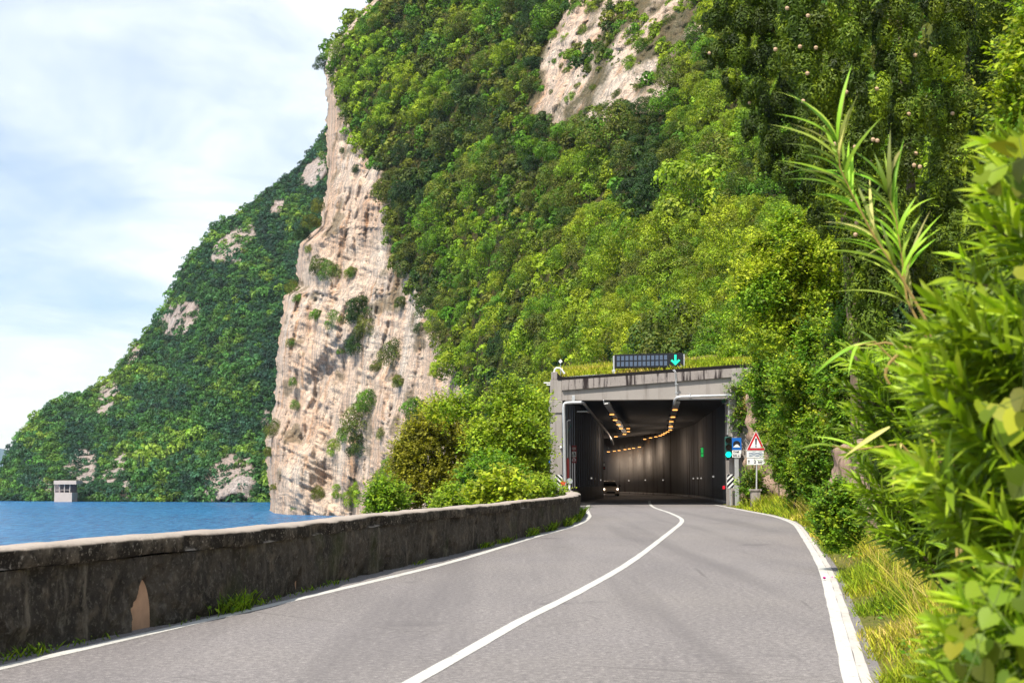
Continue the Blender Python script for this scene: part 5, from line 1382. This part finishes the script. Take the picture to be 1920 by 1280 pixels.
hang = [(1392,-90,34,60,1.2),(1350,-30,34,40,1.2),(1420,-30,34,60,1.2),(1480,-20,34,60,1.2),(1345,35,33.5,34,1.1),(1392,40,34,46,1.2),(1445,45,34,50,1.2),(1500,60,34,50,1.2),(1342,98,33.5,30,1.1),(1380,105,33.6,38,1.1),(1430,120,34,46,1.2),(1490,140,34,50,1.2),(1375,160,33.6,28,1.1),(1410,180,33.6,36,1.1),(1460,205,34,46,1.2),(1515,220,34,44,1.2),(1415,235,33.6,30,1.1),(1450,265,33.7,38,1.1),(1500,290,34,44,1.2),(1440,305,33.7,26,1.1),(1475,330,33.7,34,1.2),(1525,350,34,40,1.3),(1490,370,33.8,20,1.2),(1540,410,34,30,1.3)]
tx = V(1610, 900, 35).x
cypress('roadside_cypress', 'darker cypress behind with drooping branches reaching left over the slope', hang, 95000, .085, .34, 42, [(tx,35,ground_right(tx,35)-.3),(tx,35,4),(tx-.3,34.8,9),(V(1440,40,34).x,34,V(1440,40,34).z)], [(1330,100),(1405,193)])

# ------------------------------------------------------------------ oleanders, reed, climber and verge plants close to the camera
def strap(P, T, N, L, W, seg=5, bend=.25):
    """many curved lance leaves: P base, T direction, N up side (arrays)"""
    n = len(P); T = unit(T); N = unit(N - T*(N*T).sum(-1, keepdims=True)); B = np.cross(T, N)
    rows = []
    for i in range(seg+1):
        q = i/seg; wd = W*math.sin(math.pi*(.06+.94*q)**.8)*.5 if i < seg else W*0
        ang = bend*q
        ctr = P + T*(L*q*np.cos(ang*.5))[:,None] - N*(L*q*np.sin(ang))[:,None]
        rows.append(np.stack([ctr - B*wd[:,None] + N*(wd*.35)[:,None], ctr, ctr + B*wd[:,None] + N*(wd*.35)[:,None]], 1))
    co = np.stack(rows, 1)                                  # n, seg+1, 3, 3
    base = (np.arange(n)*(seg+1)*3)[:,None]; fs = []
    for i in range(seg):
        for j in range(2): fs.append(base + np.array([i*3+j, i*3+j+1, (i+1)*3+j+1, (i+1)*3+j]))
    f = np.stack(fs, 1).reshape(-1,4); return co.reshape(-1,3), f, seg*2
def oleander(name, label, poly, Y0, Y1, n_sh, Lf, base, seed, hue, prefer, whorls=9, stemlen=.32, keepback=.3):
    rnd = np.random.RandomState(seed); base = Vector(base)
    root = empty(name, base, label, 'shrub', 'oleanders leaning in from the right')
    us = [p[0] for p in poly]; vs_ = [p[1] for p in poly]; Ps=[];Ts=[];Ns=[];Ls=[];tn=[];hu=[]; st = MB(); k = 0
    while k < n_sh:
        u, v = rnd.uniform(min(us), max(us)), rnd.uniform(min(vs_), max(vs_))
        if not inpoly(np.array([u]), np.array([v]), poly)[0]: continue
        k += 1; Y = rnd.uniform(Y0, Y1); tip = np.array(V(u, v, Y)); pf = np.array(prefer)
        if k % 3 == 0:      # the side of the shrub turned away from the road
            hh_ = tip[2]; tip = np.array(base) + np.array([rnd.uniform(.25, 1.15), rnd.uniform(-.55, 1.0), 0]); tip[2] = min(hh_, rnd.uniform(.5, 2.3)); pf = np.array([.6, rnd.uniform(-.5,.6), .4])
        out = unit(tip - np.array(base) + np.array([0,0,-.3])); dr = unit(out*.5 + pf + rnd.normal(0,.28,3))
        s0 = tip - dr*stemlen; sh = rnd.rand()
        if rnd.rand() < .28:
            b2 = np.array(base) + rnd.normal(0,.12,3)*[1,1,0]; mid = (b2+s0)/2 + [0,0,.1]
            st.tube([tuple(b2), tuple(mid), tuple(s0), tuple(tip)], [.010,.007,.005,.003], 5)
        for i in range(whorls):
            q = i/(whorls-1); c = s0 + dr*stemlen*q; ph = rnd.uniform(0, 6.28)
            a = unit(np.cross(dr, [0.1,0.2,1.0])); b = np.cross(dr, a)
            for m_ in range(3):
                an = ph + m_*2.094; rad = a*math.cos(an)+b*math.sin(an); op = .95-.62*q
                t_ = unit(rad*op + dr*(.55+.6*q) + rnd.normal(0,.10,3)); Ps.append(c); Ts.append(t_); Ns.append(unit(dr*1.0 - rad*.3 + np.array([0,0,.5]))); Ls.append(Lf*(.75+.35*rnd.rand())*(1-.35*q)); tn.append(np.clip(.25*sh+.55*rnd.rand()+.2*q,0,1)); hu.append(np.clip(hue+.22*q-.1+rnd.normal(0,.10),0,1))
    Ps=np.array(Ps);Ls=np.array(Ls)
    co, f, per = strap(Ps, np.array(Ts), np.array(Ns), Ls, Ls*.185, 5, .22)
    me = np_mesh('foliage', co-np.array(base), f, M['oleander'], {'tint': ('FACE', np.repeat(tn, per)), 'hue': ('FACE', np.repeat(hu, per))}, True)
    link(bpy.data.objects.new('foliage', me), root)
    st.build('stems', M['bark'], root)
    return root
bx_ = (2.55, 4.6, ground_right(2.55, 4.6)-.05)
oleander('oleander_shrub', 'large near oleander with long blurred lance leaves at the right edge of the picture', [(1960,240),(1850,260),(1838,330),(1835,420),(1800,500),(1755,560),(1710,620),(1690,700),(1680,790),(1690,900),(1720,960),(1790,985),(1840,1040),(1960,1080)], 3.8, 5.0, 270, .165, bx_, 51, .55, (-.75,-.25,.25), 10, .30)
oleander('oleander_shrub', 'low near oleander branch with drooping blurred leaves at the lower right', [(1960,1060),(1850,1040),(1790,1070),(1770,1120),(1750,1180),(1740,1290),(1960,1300)], 3.3, 4.1, 74, .15, (1.9,3.7,ground_right(1.9,3.7)-.05), 52, .48, (-.7,-.2,.05), 9, .26)
oleander('oleander_shrub', 'middle oleander of narrow pointed leaves beside the verge grass', [(1572,650),(1610,640),(1720,660),(1780,760),(1800,960),(1740,1040),(1640,1010),(1600,960),(1590,820),(1575,720)], 8.2, 9.4, 240, .17, (3.3,9.2,ground_right(3.3,9.2)-.05), 53, .42, (-.75,-.35,.30), 10, .42)
oleander('oleander_shrub', 'shaded oleander mass between the near one and the cypress', [(1700,560),(1900,480),(1980,600),(1980,1000),(1800,1050),(1700,950)], 6.4, 7.6, 160, .16, (3.6,7.2,ground_right(3.6,7.2)-.05), 54, .30, (-.6,-.35,.35), 10, .4)
# giant reed
def reed():
    rnd = np.random.RandomState(61); Y = 6.2; base = V(1800, 1000, Y); base.z = ground_right(base.x, Y)-.05
    root = empty('giant_reed', base, 'giant reed with a tan cane and long ribbon leaves leaning left over the bushes', 'reed')
    canes = [[(1800,900),(1742,610),(1690,520),(1640,445),(1600,370),(1575,315),(1570,262)], [(1800,920),(1740,640),(1700,560),(1690,480),(1680,410),(1660,350)], [(1790,930),(1700,700),(1640,640),(1600,650)], [(1800,960),(1690,832),(1610,842),(1560,836)]]
    Ps=[];Ts=[];Ns=[];Ls=[];Ws=[];hu=[];tn=[]
    for ci, c in enumerate(canes):
        pts = [base] + [V(u, v, Y-.02*i+ci*.08) for i, (u, v) in enumerate(c)]
        mb = MB(); mb.tube([tuple(p) for p in pts], list(np.linspace(.009, .002, len(pts))), 7); mb.build('cane', M['cane'], root)
        m_ = [40, 34, 8, 2][ci]
        for i in range(m_):
            q = len(pts)-1-(len(pts)-2.3)*i/m_*.72; k = min(int(q), len(pts)-2); p = pts[k].lerp(pts[k+1], q-k); d = (pts[k+1]-pts[k]).normalized()
            side = 1 if i % 2 else -1
            t_ = np.array(d)*1.0 + np.array([side*abs(rnd.normal(.30,.22))-.12, rnd.normal(-.1,.3), .3+rnd.normal(0,.3)])
            Ps.append(np.array(p)); Ts.append(t_); Ns.append(np.array([-side*.3, -.7, .6])); Ls.append(rnd.uniform(.17,.34)*(1 if ci < 2 else .7)); Ws.append(rnd.uniform(.013,.023)*(1 if ci < 2 else .7)); hu.append(np.clip(rnd.normal(.45,.2)+(.45 if rnd.rand()<.07 else 0),0,1)); tn.append(rnd.rand())
    co, f, per = strap(np.array(Ps), np.array(Ts), np.array(Ns), np.array(Ls), np.array(Ws), 8, .8)
    me = np_mesh('leaves', co-np.array(base), f, M['reed'], {'tint': ('FACE', np.repeat(tn, per)), 'hue': ('FACE', np.repeat(hu, per))}, True)
    link(bpy.data.objects.new('leaves', me), root)
    # dry hanging leaves and stalks
    mb = MB()
    for c in ([(1800,660),(1720,655),(1660,642),(1625,648)], [(1696,652),(1668,680),(1660,700)], [(1662,690),(1660,705),(1668,720)], [(1716,660),(1722,690),(1722,722)], [(1745,652),(1735,672),(1722,690)]):
        mb.tube([tuple(V(u, v, Y-.3)) for u, v in c], [.008,.006,.005,.002][:len(c)], 6)
    mb.build('dry_stalks', M['cane'], root)
    dry = strap(np.array([V(1668,800,Y-.2), V(1690,832,Y-.2)]), np.array([(-1,-.1,-.5),(-.35,0,-1.0)]), np.array([(0,-1,.4),(-.6,-1,0)]), np.array([.22,.20]), np.array([.02,.018]), 8, .5)
    me = np_mesh('dry_leaves', dry[0]-np.array(base), dry[1], M['reed'], {'tint': ('FACE', np.full(len(dry[1]), .8)), 'hue': ('FACE', np.full(len(dry[1]), 1.0))}, True)
    link(bpy.data.objects.new('dry_leaves', me), root)
reed()
# climber with round leaves
def climber(name, label, spots, Y, size, seed, base):
    rnd = np.random.RandomState(seed); base = Vector(base); root = empty(name, base, label, 'climber', 'climbers with round leaves at the right edge')
    vs=[]; fs=[]; b=0; tn=[]; hu=[]; st = []
    OUT = [(0,-.05),(.28,-.22),(.50,-.02),(.48,.30),(.26,.62),(0,.86),(-.26,.62),(-.48,.30),(-.50,-.02),(-.28,-.22)]
    for (u, v, s_) in spots:
        c = V(u, v, Y+rnd.normal(0,.12)); n = unit(np.array([-.35, -.75, .5])+rnd.normal(0,.35,3)); t = unit(np.array([rnd.normal(0,.5), -.1, -.8+rnd.normal(0,.4)])); t = unit(t-n*(t@n)); bb = np.cross(n, t)
        S_ = s_*size; pts = [np.array(c)+t*S_*.3] + [np.array(c)+bb*x*S_+t*y*S_+n*S_*(.16*abs(x)-.10*y) for x, y in OUT]
        vs += pts
        for i in range(10): fs.append((b, b+1+i, b+1+(i+1) % 10, b+1+(i+1) % 10))
        b += 11; tn += [rnd.rand()]*10; hu += [np.clip(rnd.normal(.55,.2),0,1)]*10
        st.append(np.array(c)-t*S_*.04)
    f = np.array([q[:3] for q in fs])
    me = np_mesh('foliage', np.array(vs)-np.array(base), f, M['broad'], {'tint': ('FACE', tn), 'hue': ('FACE', hu)}, True); link(bpy.data.objects.new('foliage', me), root)
    cur = np.array(base); vine = [tuple(cur)]
    while st:
        k = int(np.argmin([np.linalg.norm(q-cur) for q in st])); cur = st.pop(k); vine.append(tuple(cur))
    mb = MB(); mb.tube(vine, .0013, 5); mb.build('stem', M['vine'], root)
rnd = np.random.RandomState(71)
sp1 = [(rnd.uniform(1785,1960), rnd.uniform(1150,1310), rnd.uniform(.7,1.1)) for _ in range(30)] + [(1835,1100,1),(1880,1110,1.15),(1860,1150,1),(1915,1120,1.2),(1925,1060,1.2),(1815,1160,.9),(1790,1210,.9),(1850,1215,1),(1905,1190,1.1),(1840,1250,1),(1780,1255,.7),(1915,1000,.9)]
climber('round_leaf_climber', 'yellow green climber with broad round leaves in the lower right corner', sp1, 3.25, .052, 72, (2.0,3.4,ground_right(2.0,3.4)-.03))
climber('round_leaf_climber', 'sprig of broad yellow leaves above the near oleander at the right edge', [(1895,285,1.1),(1912,262,1.1),(1870,315,.9),(1905,330,1.1),(1840,330,.75),(1918,300,1.2),(1930,350,1.2),(1862,350,.6)], 3.5, .066, 73, (2.1,3.6,ground_right(2.1,3.6)-.03))
climber('round_leaf_climber', 'cluster of glossy yellow leaves halfway up the right edge', [(1875,760,1.1),(1895,790,1.3),(1915,775,1.3),(1855,770,.8),(1840,755,.6),(1918,810,1.2),(1912,905,.9),(1900,880,.8),(1925,740,1.1),(1920,500,1.0)], 3.45, .062, 74, (2.05,3.5,ground_right(2.05,3.5)-.03))

# ------------------------------------------------------------------ verge grass, wall weeds, roof grass
def blades(name, X, Y, Z, H, W, hue, label, cat, seed, lean=.35, kind='stuff', mat='grass', loc=None, parent=None, bend=.6):
    rnd = np.random.RandomState(seed); n = len(X); P = np.stack([X, Y, Z], -1); a = rnd.uniform(0, 6.28, n)
    T = np.stack([np.cos(a)*lean, np.sin(a)*lean, np.ones(n)], -1) + rnd.normal(0,.12,(n,3)); N = np.stack([np.cos(a+1.2), np.sin(a+1.2), np.full(n,.4)], -1)
    co, f, per = strap(P, T, N, H, W, 3, bend)
    if loc is not None: co = co - np.array(loc)
    me = np_mesh(name, co, f, M[mat], {'tint': ('FACE', np.repeat(rnd.rand(n), per)), 'hue': ('FACE', np.repeat(np.clip(hue, 0, 1), per))}, True)
    o = link(bpy.data.objects.new(name, me), parent)
    if loc is not None and parent is None: o.location = loc
    if parent is None: tag(o, label, cat, kind=kind)
    return o
def verge_grass():
    rnd = np.random.RandomState(81); X=[];Y=[];Z=[];H=[];W=[];hu=[]
    n = 95000
    yy = np.exp(rnd.uniform(math.log(3.2), math.log(66), n)); off = .24 + np.abs(rnd.normal(0, 1, n))*np.interp(yy, [3,12,25,66], [.9,1.2,1.4,1.5])
    cl = vnoise(yy*1.3, off*2.0, 3.0)
    xx = right_x(yy) + off; z = verge_z(off) - .02
    dens = np.clip(.55 + cl*.8, .1, 1); keep = rnd.rand(n) < dens; keep &= ~((off < .32) & (rnd.rand(n) < .4))
    yy, xx, z, off, cl = yy[keep], xx[keep], z[keep], off[keep], cl[keep]; n = len(yy)
    lim = np.clip((yy-58)/9, 0, 1); z = z*(1-lim)+np.minimum(z, .3+(off-.45)*.18)*lim
    H = rnd.uniform(.09, .27, n)*(1+.7*cl)*np.clip(off*1.3, .45, 1.25)*np.interp(yy, [3,30,66], [.85,1.1,1.7]); W = np.interp(yy, [3,12,30,66], [.006,.009,.016,.034])*rnd.uniform(.7,1.4,n)
    hue = .42 + .35*vnoise(xx*.8, yy*.5, 8.0) + rnd.normal(0,.16,n) + .12*(off < .8)
    blades('verge_grass', xx, yy, z, H, W, hue, 'dry yellow green grass growing on the verge right of the road', 'grass', 82)
    # fine seed heads standing above the grass
    n = 9000; yy = np.exp(rnd.uniform(math.log(4), math.log(66), n)); off = .8+np.abs(rnd.normal(0,1,n))*1.1; xx = right_x(yy)+off; z = verge_z(off); c2 = vnoise(xx*.7, yy*.5, 12.0); k = c2 > -.05
    xx, yy, z, off = xx[k], yy[k], z[k], off[k]; n = len(xx); lim = np.clip((yy-58)/9, 0, 1); z = z*(1-lim)+np.minimum(z, .3+(off-.45)*.18)*lim
    blades('seeding_grass', xx, yy, z, rnd.uniform(.35,.7,n), np.interp(yy,[3,12,30,66],[.004,.006,.011,.025]), .88+rnd.normal(0,.1,n), 'pale seeding grass stalks above the verge grass', 'grass', 83, .25, bend=.9)
    # small leafy weeds among it
    n = 5200; yy = np.exp(rnd.uniform(math.log(3.3), math.log(40), n)); off = .5+np.abs(rnd.normal(0,1,n))*.8; xx = right_x(yy)+off; z = verge_z(off)+rnd.uniform(.02,.16,n)
    k = vnoise(xx*1.1, yy*.9, 20.0) > .0; P = np.stack([xx,yy,z],-1)[k]; m = len(P); s = rnd.uniform(.03,.06,m)*np.interp(P[:,1],[3,12,40],[.8,1,1.8])
    v, f = leaf_quads(P, unit(rnd.normal(0,.5,(m,3))+[0,-.2,1]), sph(m, rnd), s, s*.6)
    o = fol_obj('verge_weeds', [(v, f, rnd.rand(m), np.clip(rnd.normal(.62,.15,m),0,1))], M['near_leaf'], .6); tag(o, 'small leafy weeds among the verge grass', 'weeds', kind='stuff')
verge_grass()
def roof_grass():
    rnd = np.random.RandomState(91); n = 14000; x0 = V(1048,700,P0).x
    xx = rnd.uniform(x0, 13.0, n); yy = P0+.35+np.abs(rnd.normal(0,1,n))*6; yy = np.minimum(yy, 90); xx = xx + (yy-P0)*.08*xx/12
    z = roof_z(np.clip(xx,0,13)) + .05 + np.clip((yy-P0)/22,0,1)*2.2
    blades('roof_grass', xx, yy, z, rnd.uniform(.14,.32,n)*(1+.5*vnoise(xx*.6,yy*.4,0)), rnd.uniform(.03,.05,n), .62+.35*vnoise(xx*.5, yy*.3, 4.0)+rnd.normal(0,.13,n), 'dry yellow grass growing on the tunnel roof', 'grass', 92)
roof_grass()
WEED = [(12,1225,12.1,.10,30),(20,1222,12.4,.12,26),(100,1206,12.75,.06,12),(190,1186,13.4,.08,16),(350,1156,15.1,.06,12),(440,1140,16.25,.24,90),(500,1126,17.2,.10,24),(580,1104,19.0,.08,20),(630,1094,20.3,.09,24),(775,1062,24.8,.09,20),(905,1028,30.2,.15,40),(940,1018,32.6,.16,44),(985,1006,36.2,.24,70),(1020,996,39.4,.26,70),(1048,988,43.0,.28,80),(1070,978,47.0,.30,80),(1086,965,52.0,.40,90)]
for k, (u, v, Y, h, n) in enumerate(WEED):
    rnd = np.random.RandomState(300+k); x0 = float(path_at(WALLP, Y)); yy = Y + rnd.normal(0, .10+.009*Y, n); xx = path_at(WALLP, yy) + .05 + np.abs(rnd.normal(0,.05,n)); z = np.full(n, -.01)
    where = 'under the near left end of the parapet' if Y < 13 else ('below the first arched niche of the parapet' if Y < 16 else ('in the middle of the parapet foot' if Y < 31 else 'where the parapet bends towards the portal'))
    r_ = empty('weed_tuft', (x0+.08, Y, 0), f'{ORD[k] if k < 12 else ["thirteenth","fourteenth","fifteenth","sixteenth","seventeenth"][k-12]} weed tuft from the left, {where}', 'weed', 'weed tufts at the foot of the parapet')
    s = h*rnd.uniform(.4,.7,n); P = np.stack([xx, yy, z+rnd.uniform(0,h,n)*.8], -1); vq, fq = leaf_quads(P, unit(rnd.normal(0,.5,(n,3))+[.6,-.4,.8]), sph(n,rnd)+[0,0,.6], s*.55, s*.3)
    fol_obj('leaves', [(vq, fq, rnd.rand(n), np.clip(rnd.normal(.72,.12,n),0,1))], M['near_leaf'], .7, r_, r_.location)
    blades('leaves', xx, yy, z, h*rnd.uniform(.7,1.3,n), np.full(n,.008+.0004*Y), np.clip(rnd.normal(.1,.1,n),0,1), None, None, 400+k, .5, mat='grass', loc=r_.location, parent=r_)
# fallen magenta blossom on the right edge line
rnd = np.random.RandomState(95)
for (u, v, n, s_, lb) in ((1546,1085,14,.045,'magenta blossom lying on the white right edge line'),(1559,1084,5,.022,'small loose magenta petals beside the blossom on the edge line')):
    d = F*EYE/(v-HOR); c = V(u, v, d); P = np.array([c.x,c.y,.03])+rnd.normal(0,s_*.3,(n,3))*[1,1,.5]+[0,0,.012]
    vq, fq = leaf_quads(P, unit(rnd.normal(0,.6,(n,3))+[0,-.3,1]), sph(n,rnd), np.full(n,s_), np.full(n,s_*.8))
    me = np_mesh('fallen_blossom', vq-np.array([c.x,c.y,0]), fq, M['petal']); o = link(bpy.data.objects.new('fallen_blossom', me)); o.location = (c.x,c.y,0); tag(o, lb, 'flower')

# ------------------------------------------------------------------ air
mb = MB(); mb.box((-2600, -60, WZ-4), (1500, 7600, 1500))
t_ = NT('summer_haze'); pv = t_.n('ShaderNodeVolumePrincipled'); pv.inputs['Density'].default_value = .00005; pv.inputs['Color'].default_value = (.80, .90, 1.0, 1); pv.inputs['Anisotropy'].default_value = .2
t_.l(pv.outputs[0], t_.out.inputs['Volume'])
hz = mb.build('haze', t_.mat); tag(hz, kind='stuff')
